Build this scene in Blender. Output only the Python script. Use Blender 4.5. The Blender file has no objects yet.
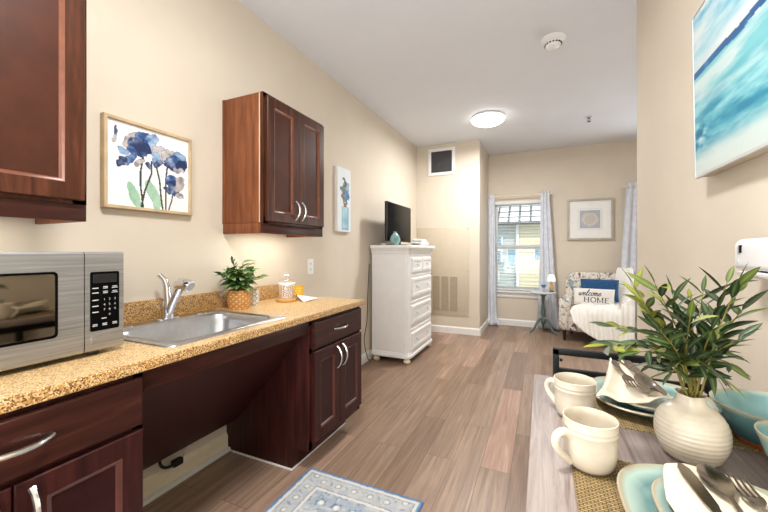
import bpy, bmesh, math, random
import numpy as np
from mathutils import Vector, Matrix
random.seed(7); np.random.seed(7)
SC = bpy.context.scene
COL = SC.collection
PI = math.pi

# ------------------------------------------------------------------ camera model (measured from the photo)
F, CX, HY, CH = 352.0, 384.0, 251.0, 1.19
PSI = math.atan(158 / 352)
SN, CS = math.sin(PSI), math.cos(PSI)
def ray(px, py):
    u = (px - CX) / F; v = (HY - py) / F
    return Vector((u * CS - SN, CS + u * SN, v))
def onX(px, py, x): d = ray(px, py); t = x / d.x; return Vector((x, t * d.y, CH + t * d.z))
def onY(px, py, y): d = ray(px, py); t = y / d.y; return Vector((t * d.x, y, CH + t * d.z))
def onZ(px, py, z): d = ray(px, py); t = (z - CH) / d.z; return Vector((t * d.x, t * d.y, z))
def dep(px, py, t): d = ray(px, py); return Vector((t * d.x, t * d.y, CH + t * d.z))

# ------------------------------------------------------------------ materials
def lin(c):
    return tuple(((x / 255) / 12.92 if x / 255 <= .04045 else ((x / 255 + .055) / 1.055) ** 2.4) for x in c)
def rgba(c): return (*lin(c), 1)
class NT:
    def __init__(s, name):
        s.m = bpy.data.materials.new(name); s.m.use_nodes = True
        s.t = s.m.node_tree; s.n = s.t.nodes; s.l = s.t.links
        s.b = s.n['Principled BSDF']; s.out = s.n['Material Output']
    def add(s, typ, **kw):
        nd = s.n.new(typ)
        for k, v in kw.items():
            if k.startswith('i_'):
                key = k[2:].replace('_', ' ')
                nd.inputs[key].default_value = v
            else: setattr(nd, k, v)
        return nd
    def link(s, a, b): s.l.new(a, b)
    def coords(s, kind='Object', scale=(1, 1, 1), rot=(0, 0, 0), loc=(0, 0, 0)):
        tc = s.add('ShaderNodeTexCoord'); mp = s.add('ShaderNodeMapping')
        mp.inputs['Scale'].default_value = scale; mp.inputs['Rotation'].default_value = rot; mp.inputs['Location'].default_value = loc
        s.link(tc.outputs[kind], mp.inputs['Vector']); return mp.outputs['Vector']
    def noise(s, vec, scale, detail=4, rough=.6, dist=0):
        nd = s.add('ShaderNodeTexNoise'); nd.inputs['Scale'].default_value = scale
        nd.inputs['Detail'].default_value = detail; nd.inputs['Roughness'].default_value = rough; nd.inputs['Distortion'].default_value = dist
        if vec is not None: s.link(vec, nd.inputs['Vector'])
        return nd.outputs['Fac']
    def ramp(s, fac, stops, interp='LINEAR'):
        r = s.add('ShaderNodeValToRGB'); cr = r.color_ramp; cr.interpolation = interp
        while len(cr.elements) < len(stops): cr.elements.new(.5)
        for e, (p, c) in zip(cr.elements, stops): e.position = p; e.color = rgba(c)
        s.link(fac, r.inputs['Fac']); return r.outputs['Color']
    def mix(s, fac, a, b, mode='MIX'):
        m = s.add('ShaderNodeMix', data_type='RGBA', blend_type=mode)
        if hasattr(fac, 'is_linked'): s.link(fac, m.inputs[0])
        else: m.inputs[0].default_value = fac
        for sock, v in ((m.inputs[6], a), (m.inputs[7], b)):
            if hasattr(v, 'is_linked'): s.link(v, sock)
            else: sock.default_value = v if len(v) == 4 else rgba(v)
        return m.outputs[2]
    def bump(s, h, strength=.2, dist=.002):
        b = s.add('ShaderNodeBump'); b.inputs['Strength'].default_value = strength; b.inputs['Distance'].default_value = dist
        s.link(h, b.inputs['Height']); s.link(b.outputs['Normal'], s.b.inputs['Normal'])
    def col(s, c):
        if hasattr(c, 'is_linked'): s.link(c, s.b.inputs['Base Color'])
        else: s.b.inputs['Base Color'].default_value = rgba(c)
    def set(s, **kw):
        for k, v in kw.items(): s.b.inputs[k.replace('_', ' ')].default_value = v
        return s
M = {}
def plain(name, c, rough=.5, metal=0, var=.04, scale=12, bump=0, **kw):
    t = NT(name); v = t.coords('Object')
    n = t.noise(v, scale, 3)
    lo = tuple(max(0, x * (1 - var)) for x in c); hi = tuple(min(255, x * (1 + var)) for x in c)
    t.col(t.ramp(n, [(.3, lo), (.7, hi)])); t.set(Roughness=rough, Metallic=metal, **kw)
    if bump: t.bump(t.noise(v, scale * 12, 2), bump)
    M[name] = t.m; return t.m
def wood(name, dark, mid, light, axis, rough=.35, sc=1.0):
    t = NT(name); s = [22 * sc, 22 * sc, 22 * sc]; s[axis] = 1.6 * sc
    v = t.coords('Object', tuple(s)); n = t.noise(v, 1.6, 6, .62, .5)
    v2 = t.coords('Object'); n2 = t.noise(v2, 5, 3)
    c = t.ramp(n, [(.3, dark), (.52, mid), (.75, light)])
    c = t.mix(.35, c, t.ramp(n2, [(.35, dark), (.65, light)]), 'SOFT_LIGHT')
    t.col(c); t.set(Roughness=rough); t.b.inputs['Specular IOR Level'].default_value = .2; t.bump(n, .05); M[name] = t.m; return t.m
def vcol(name, rough=.6, **kw):
    t = NT(name); a = t.add('ShaderNodeVertexColor'); a.layer_name = 'col'
    v = t.coords('Object'); n = t.noise(v, 60, 2)
    c = t.mix(.06, a.outputs['Color'], t.ramp(n, [(.3, (110, 110, 110)), (.7, (150, 150, 150))]), 'OVERLAY')
    t.col(c); t.set(Roughness=rough, **kw); M[name] = t.m; return t.m
def emit(name, c, strength):
    t = NT(name); t.set(Emission_Strength=strength); t.b.inputs['Emission Color'].default_value = rgba(c); t.col(c); M[name] = t.m; return t.m
def clear(name, tint=(255, 255, 255), gloss=.12):
    t = NT(name); tr = t.add('ShaderNodeBsdfTransparent'); tr.inputs['Color'].default_value = rgba(tint)
    gl = t.add('ShaderNodeBsdfGlossy'); gl.inputs['Roughness'].default_value = .03
    lw = t.add('ShaderNodeLayerWeight'); lw.inputs['Blend'].default_value = .5
    pw = t.add('ShaderNodeMath', operation='POWER'); t.link(lw.outputs['Facing'], pw.inputs[0]); pw.inputs[1].default_value = 3.5
    fr = t.add('ShaderNodeMath', operation='MULTIPLY_ADD'); t.link(pw.outputs[0], fr.inputs[0]); fr.inputs[1].default_value = .5; fr.inputs[2].default_value = .03
    mx = t.add('ShaderNodeMixShader'); t.link(fr.outputs[0], mx.inputs[0]); t.link(tr.outputs[0], mx.inputs[1]); t.link(gl.outputs[0], mx.inputs[2])
    t.link(mx.outputs[0], t.out.inputs['Surface']); M[name] = t.m; return t.m

plain('wall_paint', (213, 203, 187), .85, var=.012, scale=2.5, bump=.03)
plain('ceiling_paint', (222, 226, 233), .95, var=.008, scale=2)
plain('trim_white', (232, 232, 230), .45, var=.01)
plain('cream_trim', (234, 224, 198), .6, var=.02)
plain('panel_paint', (199, 187, 167), .7, var=.012)
plain('white_gloss', (228, 228, 227), .35, var=.012)
plain('white_plastic', (236, 237, 238), .35, var=.01)
plain('ivory', (226, 214, 190), .5, var=.04)
plain('black_metal', (17, 18, 20), .5, var=.1, Specular_IOR_Level=.25)
plain('black_plastic', (14, 14, 15), .4, var=.1)
plain('black_screen', (6, 6, 7), .3, var=.1, **{'Specular_IOR_Level': .06})
plain('dark_grille', (70, 70, 72), .7, var=.1)
plain('chrome', (225, 226, 230), .12, 1, var=.02)
plain('nickel', (200, 198, 194), .25, 1, var=.02)
plain('flatware', (150, 140, 130), .22, 1, var=.05)
plain('sink_steel', (196, 198, 202), .28, 1, var=.03, scale=30)
plain('sage_green', (86, 104, 96), .5, var=.08)
plain('pale_top', (196, 205, 206), .35, var=.04)
plain('stoneware_cream', (208, 199, 181), .25, var=.035, scale=20)
plain('linen', (224, 211, 188), .85, var=.03, scale=25, bump=.12)
plain('white_cloth', (232, 230, 226), .9, var=.02, scale=25, bump=.1)
plain('curtain_cloth', (214, 218, 226), .85, var=.04, scale=14)
plain('navy_cloth', (34, 76, 122), .9, var=.12, scale=40, bump=.3)
plain('pillow_cloth', (226, 222, 216), .9, var=.02, scale=40, bump=.2)
plain('ink', (38, 46, 62), .8, var=.05)
plain('throw_knit', (238, 236, 230), .95, var=.02, scale=50, bump=.2)
plain('dark_wood_leg', (28, 20, 17), .4, var=.1)
plain('amber', (206, 168, 104), .3, var=.15)
plain('yellow_cup', (226, 182, 40), .4, var=.18, scale=30)
plain('light_wood', (196, 140, 66), .5, var=.1)
plain('stem_brown', (120, 110, 45), .6, var=.15)
plain('soil', (60, 42, 30), .9, var=.2)
plain('yellow_siding', (224, 212, 176), .8, var=.03)
plain('grey_siding', (176, 186, 190), .8, var=.03)
plain('blue_window', (96, 140, 160), .3, var=.1)
plain('outside_ground', (120, 130, 90), .9, var=.1)
plain('silver_frame', (176, 168, 156), .4, .2, var=.05)
plain('frame_oak', (190, 168, 134), .55, var=.08)
plain('mat_white', (234, 234, 232), .7, var=.01)
plain('canvas_edge', (206, 192, 166), .8, var=.03)
plain('label_grey', (196, 198, 202), .5, var=.02)
plain('caption_white', (190, 190, 192), .5, var=.02)
plain('terracotta', (196, 104, 52), .7, var=.12)
plain('cable_black', (16, 15, 15), .5, var=.1)
plain('vent_shade_dark', (134, 117, 92), .85, var=.03)
plain('navy_rug', (74, 124, 176), .9, var=.06)
plain('blue_glaze', (70, 120, 170), .3, var=.1)
plain('cherry_edge_lit', (108, 63, 43), .3, var=.1, scale=20)  # lighter door bevels: worn edges and the light they catch, put into the colour
plain('cherry_edge_lit_dark', (86, 47, 40), .3, var=.1, scale=20)
plain('edge_highlight_pale', (206, 168, 134), .5, var=.06)
plain('blind_white', (226, 228, 230), .6, var=.01)
wood('cherry_v', (50, 28, 18), (78, 44, 28), (108, 65, 42), 2)
wood('cherry_h', (46, 24, 20), (68, 37, 30), (94, 54, 43), 1)
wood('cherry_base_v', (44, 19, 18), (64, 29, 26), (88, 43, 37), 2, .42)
wood('cherry_side_lit', (104, 63, 40), (130, 83, 54), (150, 101, 70), 2, .45)  # lighter copy of the cherry; light on the cabinet sides is in the colour
plain('cherry_panel', (66, 35, 23), .4, var=.1, scale=9, Specular_IOR_Level=.18)
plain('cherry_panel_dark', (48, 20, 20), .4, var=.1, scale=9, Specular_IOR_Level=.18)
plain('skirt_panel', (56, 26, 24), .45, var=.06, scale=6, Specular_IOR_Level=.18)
emit('lamp_glow', (255, 250, 240), 7)
emit('strip_glow', (255, 236, 205), 5)
emit('shade_glow', (255, 244, 220), .5)
clear('clear_glass')
clear('window_glass', (250, 252, 252))
vcol('painted', .75); vcol('rug_pile', .95); vcol('leaf', .45); vcol('glazed', .16); vcol('woven', .7); vcol('ceramic_pattern', .35)
M['leaf'].node_tree.nodes['Principled BSDF'].inputs['Specular IOR Level'].default_value = .4

def floor_mat():
    t = NT('vinyl_plank'); tc = t.add('ShaderNodeTexCoord'); sp = t.add('ShaderNodeSeparateXYZ'); cb = t.add('ShaderNodeCombineXYZ')
    t.link(tc.outputs['Object'], sp.inputs[0]); t.link(sp.outputs['Y'], cb.inputs['X']); t.link(sp.outputs['X'], cb.inputs['Y'])
    br = t.add('ShaderNodeTexBrick', offset=.37, offset_frequency=2)
    br.inputs['Scale'].default_value = 1; br.inputs['Brick Width'].default_value = 1.22; br.inputs['Row Height'].default_value = .155
    br.inputs['Mortar Size'].default_value = .0012; br.inputs['Mortar Smooth'].default_value = .3; br.inputs['Bias'].default_value = 0
    br.inputs['Color1'].default_value = (0, 0, 0, 1); br.inputs['Color2'].default_value = (1, 1, 1, 1); br.inputs['Mortar'].default_value = (.5, .5, .5, 1)
    t.link(cb.outputs[0], br.inputs['Vector'])
    base = t.ramp(br.outputs['Color'], [(0, (156, 126, 104)), (.35, (172, 142, 119)), (.7, (184, 154, 131)), (1, (198, 169, 147))])
    mp = t.add('ShaderNodeMapping'); mp.inputs['Scale'].default_value = (34, 1.5, 1)
    t.link(tc.outputs['Object'], mp.inputs['Vector'])
    ad = t.add('ShaderNodeVectorMath', operation='ADD'); t.link(mp.outputs[0], ad.inputs[0])
    mu = t.add('ShaderNodeVectorMath', operation='SCALE'); t.link(br.outputs['Color'], mu.inputs[0]); mu.inputs['Scale'].default_value = 17; t.link(mu.outputs[0], ad.inputs[1])
    g = t.noise(ad.outputs[0], 1.3, 7, .65, .8)
    c = t.mix(.68, base, t.ramp(g, [(.28, (74, 72, 70)), (.5, (128, 128, 128)), (.72, (176, 176, 174))]), 'OVERLAY')
    c = t.mix(br.outputs['Fac'], c, (84, 64, 52))
    t.col(c); t.set(Roughness=.36); t.bump(g, .05); M['floor'] = t.m
floor_mat()
def table_mat():
    t = NT('grey_ash_top'); v = t.coords('Object', (40, 2.2, 10)); g = t.noise(v, 1.4, 7, .65, 1.0)
    v2 = t.coords('Object', (9, .8, 1)); g2 = t.noise(v2, 1.2, 3)
    c = t.ramp(g, [(.28, (112, 98, 94)), (.5, (158, 143, 137)), (.72, (186, 172, 165))])
    c = t.mix(.5, c, t.ramp(g2, [(.35, (110, 108, 108)), (.65, (150, 150, 150))]), 'OVERLAY')
    t.col(c); t.set(Roughness=.45); t.bump(g, .08); M['table_top'] = t.m
table_mat()
def granite():
    t = NT('granite'); v = t.coords('Object')
    vo = t.add('ShaderNodeTexVoronoi'); vo.inputs['Scale'].default_value = 320; t.link(v, vo.inputs['Vector'])
    sp = t.add('ShaderNodeSeparateColor'); t.link(vo.outputs['Color'], sp.inputs[0])
    c = t.ramp(sp.outputs[0], [(0, (88, 62, 38)), (.14, (166, 126, 80)), (.30, (212, 180, 130)), (.5, (228, 204, 160)), (.85, (240, 224, 192)), (1, (190, 160, 120))], 'LINEAR')
    n = t.noise(v, 45, 4)
    c = t.mix(.6, c, t.ramp(n, [(.3, (112, 106, 96)), (.6, (146, 140, 130))]), 'OVERLAY')
    t.col(c); t.set(Roughness=.28); M['granite'] = t.m
    t = NT('granite_edge'); v = t.coords('Object')
    vo = t.add('ShaderNodeTexVoronoi'); vo.inputs['Scale'].default_value = 290; t.link(v, vo.inputs['Vector'])
    sp = t.add('ShaderNodeSeparateColor'); t.link(vo.outputs['Color'], sp.inputs[0])
    c = t.ramp(sp.outputs[0], [(0, (66, 44, 26)), (.2, (124, 86, 46)), (.45, (176, 132, 74)), (.7, (204, 164, 106)), (1, (226, 200, 156))])
    t.col(c); t.set(Roughness=.3); M['granite_edge'] = t.m
granite()
def steel():
    t = NT('brushed_steel'); v = t.coords('Object', (3, 3, 160)); n = t.noise(v, 1, 3)
    t.col(t.ramp(n, [(.3, (150, 150, 150)), (.7, (182, 182, 182))])); t.set(Roughness=.34, Metallic=.85); M['steel'] = t.m
steel()
def oven_glass():
    t = NT('oven_glass'); v = t.coords('Object'); n = t.noise(v, 4, 2)
    t.col(t.ramp(n, [(.3, (128, 118, 104)), (.7, (140, 129, 114))])); t.set(Roughness=.04, Metallic=1.0); M['oven_glass'] = t.m
oven_glass()
def floral():
    t = NT('floral_fabric'); v = t.coords('Object')
    base = (224, 216, 204)
    n1 = t.noise(v, 7, 2, .5, 1.2)
    blob = t.ramp(n1, [(.0, (0, 0, 0)), (.60, (0, 0, 0)), (.62, (255, 255, 255)), (1, (255, 255, 255))])
    n2 = t.noise(v, 8, 2, .4, 2.4)
    line = t.ramp(n2, [(0, (0, 0, 0)), (.485, (0, 0, 0)), (.495, (255, 255, 255)), (.515, (255, 255, 255)), (.525, (0, 0, 0)), (1, (0, 0, 0))])
    c = t.mix(blob, base, (150, 164, 172)); c = t.mix(line, c, (74, 66, 68))
    n3 = t.noise(v, 11, 1, .5, 1)
    spot = t.ramp(n3, [(0, (0, 0, 0)), (.66, (0, 0, 0)), (.68, (255, 255, 255)), (1, (255, 255, 255))])
    c = t.mix(spot, c, (112, 92, 96))
    t.col(c); t.set(Roughness=.9); M['floral'] = t.m
floral()
def placemat():
    t = NT('woven_straw'); v = t.coords('Object')
    br = t.add('ShaderNodeTexBrick', offset=.5); t.link(v, br.inputs['Vector'])
    br.inputs['Scale'].default_value = 1; br.inputs['Brick Width'].default_value = .012; br.inputs['Row Height'].default_value = .005
    br.inputs['Mortar Size'].default_value = .0011; br.inputs['Color1'].default_value = rgba((190, 166, 112)); br.inputs['Color2'].default_value = rgba((158, 130, 82)); br.inputs['Mortar'].default_value = rgba((78, 62, 38))
    wv = t.add('ShaderNodeTexWave', wave_type='BANDS', bands_direction='X'); wv.inputs['Scale'].default_value = 14; t.link(v, wv.inputs['Vector'])
    c = t.mix(.35, br.outputs['Color'], t.ramp(wv.outputs['Fac'], [(0, (100, 96, 90)), (1, (150, 146, 140))]), 'OVERLAY')
    t.col(c); t.set(Roughness=.8); t.bump(br.outputs['Fac'], -.6, .001); M['straw'] = t.m
placemat()
def rooftile():
    t = NT('roof_tile'); v = t.coords('UV')
    br = t.add('ShaderNodeTexBrick', offset=.0); t.link(v, br.inputs['Vector'])
    br.inputs['Scale'].default_value = 1; br.inputs['Brick Width'].default_value = .32; br.inputs['Row Height'].default_value = .3
    br.inputs['Mortar Size'].default_value = .035; br.inputs['Color1'].default_value = rgba((222, 222, 220)); br.inputs['Color2'].default_value = rgba((205, 206, 206)); br.inputs['Mortar'].default_value = rgba((84, 84, 82))
    t.col(br.outputs['Color']); t.set(Roughness=.8); M['roof_tile'] = t.m
rooftile()

# ------------------------------------------------------------------ mesh builder
def smooth_by_angle(me, ang):
    for p in me.polygons: p.use_smooth = True
    bm = bmesh.new(); bm.from_mesh(me)
    for e in bm.edges:
        e.smooth = not (len(e.link_faces) == 2 and e.calc_face_angle(0) > ang)
    bm.to_mesh(me); bm.free()
class MB:
    def __init__(s): s.bm = bmesh.new(); s.cl = None
    def _layer(s):
        if s.cl is None: s.cl = s.bm.verts.layers.float_color.new('col')
        return s.cl
    def box(s, lo, hi, bev=0, seg=2, mat=None):
        b = bmesh.new(); r = bmesh.ops.create_cube(b, size=1)
        lo = Vector(lo); hi = Vector(hi)
        for v in b.verts: v.co = Vector([(lo[i] + hi[i]) / 2 + v.co[i] * (hi[i] - lo[i]) for i in range(3)])
        if bev: bmesh.ops.bevel(b, geom=list(b.edges), offset=bev, segments=seg, profile=.5, affect='EDGES')
        s._merge(b, mat); return s
    def _merge(s, b, mat=None):
        if mat is not None: bmesh.ops.transform(b, matrix=mat, verts=b.verts)
        me = bpy.data.meshes.new('tmp'); b.to_mesh(me); b.free(); s.bm.from_mesh(me); bpy.data.meshes.remove(me)
    def rings(s, rings, cap0=True, cap1=True, closed=True, cols=None):
        if cols is not None: s._layer()
        L = [[s.bm.verts.new(p) for p in r] for r in rings]
        if cols is not None:
            lay = s._layer()
            for r, cr in zip(L, cols):
                for v, c in zip(r, cr): v[lay] = (*lin(c), 1)
        n = len(L[0])
        for a, b in zip(L[:-1], L[1:]):
            for i in range(n if closed else n - 1):
                j = (i + 1) % n
                try: s.bm.faces.new((a[i], a[j], b[j], b[i]))
                except ValueError: pass
        if cap0: s.bm.faces.new(list(reversed(L[0])))
        if cap1: s.bm.faces.new(L[-1])
        return s
    def lathe(s, prof, c=(0, 0, 0), n=32, cap0=True, cap1=True, sx=1, sy=1, colf=None, M4=None):
        R = []; K = [] if colf else None
        for (r, z) in prof:
            ring = []
            for i in range(n):
                a = 2 * PI * i / n
                p = Vector((r * math.cos(a) * sx, r * math.sin(a) * sy, z))
                if M4 is not None: p = M4 @ p
                ring.append(p + Vector(c))
            R.append(ring)
            if colf: K.append([colf(2 * PI * i / n, z, r) for i in range(n)])
        return s.rings(R, cap0, cap1, cols=K)
    def tube(s, pts, rad, n=8, caps=True, sx=1.0):
        pts = [Vector(p) for p in pts]; m = len(pts)
        rad = rad if hasattr(rad, '__len__') else [rad] * m
        up = None; R = []
        for i, p in enumerate(pts):
            t = (pts[min(i + 1, m - 1)] - pts[max(i - 1, 0)]).normalized()
            if up is None: up = Vector((0, 0, 1)) if abs(t.z) < .9 else Vector((1, 0, 0))
            x = t.cross(up).normalized(); up = x.cross(t).normalized()
            R.append([p + (x * math.cos(2 * PI * k / n) * sx + up * math.sin(2 * PI * k / n)) * rad[i] for k in range(n)])
        return s.rings(R, caps, caps)
    def prism(s, poly, axis, a, b, bev=0):
        """poly: 2D points in the plane normal to axis, extruded from a to b"""
        bq = bmesh.new()
        def P(p, w):
            return (w, p[0], p[1]) if axis == 0 else (p[0], w, p[1]) if axis == 1 else (p[0], p[1], w)
        A = [bq.verts.new(P(p, a)) for p in poly]; B = [bq.verts.new(P(p, b)) for p in poly]
        n = len(poly)
        bq.faces.new(A); bq.faces.new(list(reversed(B)))
        for i in range(n): bq.faces.new((A[i], B[i], B[(i + 1) % n], A[(i + 1) % n]))
        bmesh.ops.recalc_face_normals(bq, faces=bq.faces)
        if bev: bmesh.ops.bevel(bq, geom=list(bq.edges), offset=bev, segments=2, profile=.5, affect='EDGES')
        s._merge(bq); return s
    def grid(s, P, cols=None, closed_u=False, double=False):
        """P: [rows][cols] points"""
        if cols is not None: s._layer()
        L = [[s.bm.verts.new(p) for p in r] for r in P]
        if cols is not None:
            lay = s._layer()
            for r, cr in zip(L, cols):
                for v, c in zip(r, cr): v[lay] = (*lin(c), 1)
        for i in range(len(L) - 1):
            for j in range(len(L[0]) - 1): s.bm.faces.new((L[i][j], L[i][j + 1], L[i + 1][j + 1], L[i + 1][j]))
        return s
    def build(s, name, mat, parent=None, world=True, smooth=40, recalc=True):
        if recalc: bmesh.ops.recalc_face_normals(s.bm, faces=s.bm.faces)
        if parent is not None and world:
            bmesh.ops.transform(s.bm, matrix=wm(parent).inverted(), verts=s.bm.verts)
        me = bpy.data.meshes.new(name); s.bm.to_mesh(me); s.bm.free()
        if smooth: smooth_by_angle(me, math.radians(smooth))
        me.materials.append(M[mat])
        o = bpy.data.objects.new(name, me); COL.objects.link(o)
        if parent is not None: o.parent = parent
        return o
def wm(o):
    m = o.matrix_basis.copy()
    while o.parent is not None: o = o.parent; m = o.matrix_basis @ m
    return m
def thing(name, label, cat, loc=(0, 0, 0), rz=0, group=None):
    o = bpy.data.objects.new(name, None); COL.objects.link(o); o.empty_display_size = .05
    o.location = loc; o.rotation_euler = (0, 0, rz)
    return tag(o, label, cat, group)
def tag(o, label, cat, group=None):
    o['label'] = label; o['category'] = cat
    if group: o['group'] = group
    return o
def struct(mb, name, mat, parent=None, smooth=40):
    o = mb.build(name, mat, parent, smooth=smooth)
    if parent is None: o['kind'] = 'structure'
    return o
def copy_tree(o, parent=None):
    c = o.copy(); COL.objects.link(c)
    if parent is not None: c.parent = parent
    for ch in list(o.children): copy_tree(ch, c)
    return c
def rect_ring(x0, x1, y0, y1, z, r, n=5):
    pts = []
    for (cx, cy, a0) in ((x1 - r, y1 - r, 0), (x0 + r, y1 - r, PI / 2), (x0 + r, y0 + r, PI), (x1 - r, y0 + r, 1.5 * PI)):
        for k in range(n + 1):
            a = a0 + PI / 2 * k / n; pts.append(Vector((cx + r * math.cos(a), cy + r * math.sin(a), z)))
    return pts
def bez(p0, p1, p2, n=8):
    p0, p1, p2 = Vector(p0), Vector(p1), Vector(p2)
    return [p0 * (1 - t) ** 2 + p1 * 2 * t * (1 - t) + p2 * t * t for t in (i / n for i in range(n + 1))]
def spline(P, k=8):
    P = [Vector(p) for p in P]; Q = [P[0] * 2 - P[1]] + P + [P[-1] * 2 - P[-2]]; out = []
    for i in range(1, len(Q) - 2):
        a, b, c, d = Q[i - 1:i + 3]
        for j in range(k):
            t = j / k
            out.append(.5 * ((2 * b) + (c - a) * t + (2 * a - 5 * b + 4 * c - d) * t * t + (3 * b - a - 3 * c + d) * t ** 3))
    out.append(P[-1]); return out
def rframe(a0, a1, z0, z1, w, w0, w1, ax, bev=.003):
    """mitred rectangular frame; ax 0: lies in the yz plane, ax 1: in the xz plane; w0 back, w1 front offset"""
    def ring(i, d):
        q = ((a0 + i, z0 + i), (a1 - i, z0 + i), (a1 - i, z1 - i), (a0 + i, z1 - i))
        return [(d, y, z) if ax == 0 else (y, d, z) for y, z in q]
    k = bev if w1 > w0 else -bev
    return MB().rings([ring(0, w0), ring(0, w1 - k), ring(bev, w1), ring(w - bev, w1), ring(w, w1 - k), ring(w, w0)], False, False)
# value noise for painted patterns
class VN:
    def __init__(s, seed): s.g = np.random.RandomState(seed).rand(64, 64)
    def at(s, x, y):
        xi = math.floor(x); yi = math.floor(y); fx = x - xi; fy = y - yi
        fx = fx * fx * (3 - 2 * fx); fy = fy * fy * (3 - 2 * fy); g = s.g
        a, b, c, d = g[xi % 64][yi % 64], g[(xi + 1) % 64][yi % 64], g[xi % 64][(yi + 1) % 64], g[(xi + 1) % 64][(yi + 1) % 64]
        return (a * (1 - fx) + b * fx) * (1 - fy) + (c * (1 - fx) + d * fx) * fy
    def fbm(s, x, y, o=4):
        v = 0; a = .5; t = 0
        for _ in range(o): v += a * s.at(x, y); t += a; a *= .5; x = x * 2.03 + 11; y = y * 2.03 + 5
        return v / t
def mixc(a, b, t):
    t = max(0, min(1, t)); return tuple(a[i] * (1 - t) + b[i] * t for i in range(3))
# ================================================================== the room
XW, YB, YC, XC, H = -1.73, 5.97, 5.06, -.80, 2.755
XR, YE, XE, Y0 = .533, 2.612, 2.6, -1.7
T = .12
struct(MB().box((XW - T, Y0 - T, -.1), (XE + T, YB + T, 0)), 'floor', 'floor')
struct(MB().box((XW - T, Y0 - T, H), (XE + T, YB + T, H + .1)), 'ceiling', 'ceiling_paint')
struct(MB().box((XW - T, Y0 - T, 0), (XW, YB + T, H)), 'wall_left', 'wall_paint')
W1 = (-.725, .065, .555, 1.985)      # window openings x0 x1 z0 z1
W2 = (1.30, 2.10, .555, 1.985)
def wall_y(mb, x0, x1, y0, y1, holes):
    xs = x0
    for (a, b, c, d) in holes:
        mb.box((xs, y0, 0), (a, y1, H)); mb.box((a, y0, 0), (b, y1, c)); mb.box((a, y0, d), (b, y1, H)); xs = b
    mb.box((xs, y0, 0), (x1, y1, H)); return mb
struct(wall_y(MB(), XC, XE + T, YB, YB + T, [W1, W2]), 'wall_back', 'wall_paint')
struct(MB().box((XW, YC, 0), (XC, YB + T, H)), 'wall_alcove', 'wall_paint')
struct(MB().box((XR, Y0, 0), (XR + .12, YE, H)), 'wall_right', 'wall_paint')
struct(MB().box((XE, YE, 0), (XE + T, YB, H)), 'wall_far_right', 'wall_paint')
struct(MB().box((XR + .12, YE - T, 0), (XE + T, YE, H)), 'wall_side', 'wall_paint')
struct(MB().box((XW, Y0 - T, 0), (XR + .12, Y0, H)), 'wall_near', 'wall_paint')
def base_prof(mb, a, b, d, hh=.1, th=.014):
    """baseboard from a to b (xy), d = direction into the room"""
    a = Vector((*a, 0)); b = Vector((*b, 0)); d = Vector((*d, 0))
    prof = [(0, 0), (th, 0), (th, hh - .02), (th * .55, hh - .006), (th * .3, hh), (0, hh)]
    R = [[p + d * x + Vector((0, 0, z)) for x, z in prof] for p in (a, b)]
    return mb.rings(R)
struct(base_prof(base_prof(MB(), (XW, 2.135), (XW, YC), (1, 0)), (XW, 2.14), (XW, 2.15), (1, 0)), 'baseboard_left', 'trim_white', smooth=20)
mb = MB(); base_prof(mb, (XW, YC), (XC, YC), (0, -1)); base_prof(mb, (XC, YC - .014), (XC, YB), (1, 0)); struct(mb, 'baseboard_alcove', 'trim_white', smooth=20)
struct(base_prof(MB(), (XC, YB), (XE, YB), (0, -1)), 'baseboard_back', 'trim_white', smooth=20)
mb = MB(); base_prof(mb, (XR, Y0), (XR, YE), (-1, 0)); base_prof(mb, (XR - .014, YE), (XR + .12, YE), (0, 1)); struct(mb, 'baseboard_right', 'trim_white', smooth=20)
# under the sink the baseboard is painted like the wall, with a white bead on the floor
struct(base_prof(MB(), (XW, .692), (XW, 1.538), (1, 0), .105, .018), 'baseboard_sink', 'cream_trim', smooth=20)
struct(MB().tube([(XW + .026, .692, .008), (XW + .026, 1.538, .008)], .016, 8), 'trim_1', 'trim_white')
mb = MB(); mb.box((-1.26, 1.5405, 0), (-1.236, 2.112, .007)); mb.box((-1.70, 1.533, 0), (-1.236, 1.5405, .007)); struct(mb, 'trim_2', 'trim_white')

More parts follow.
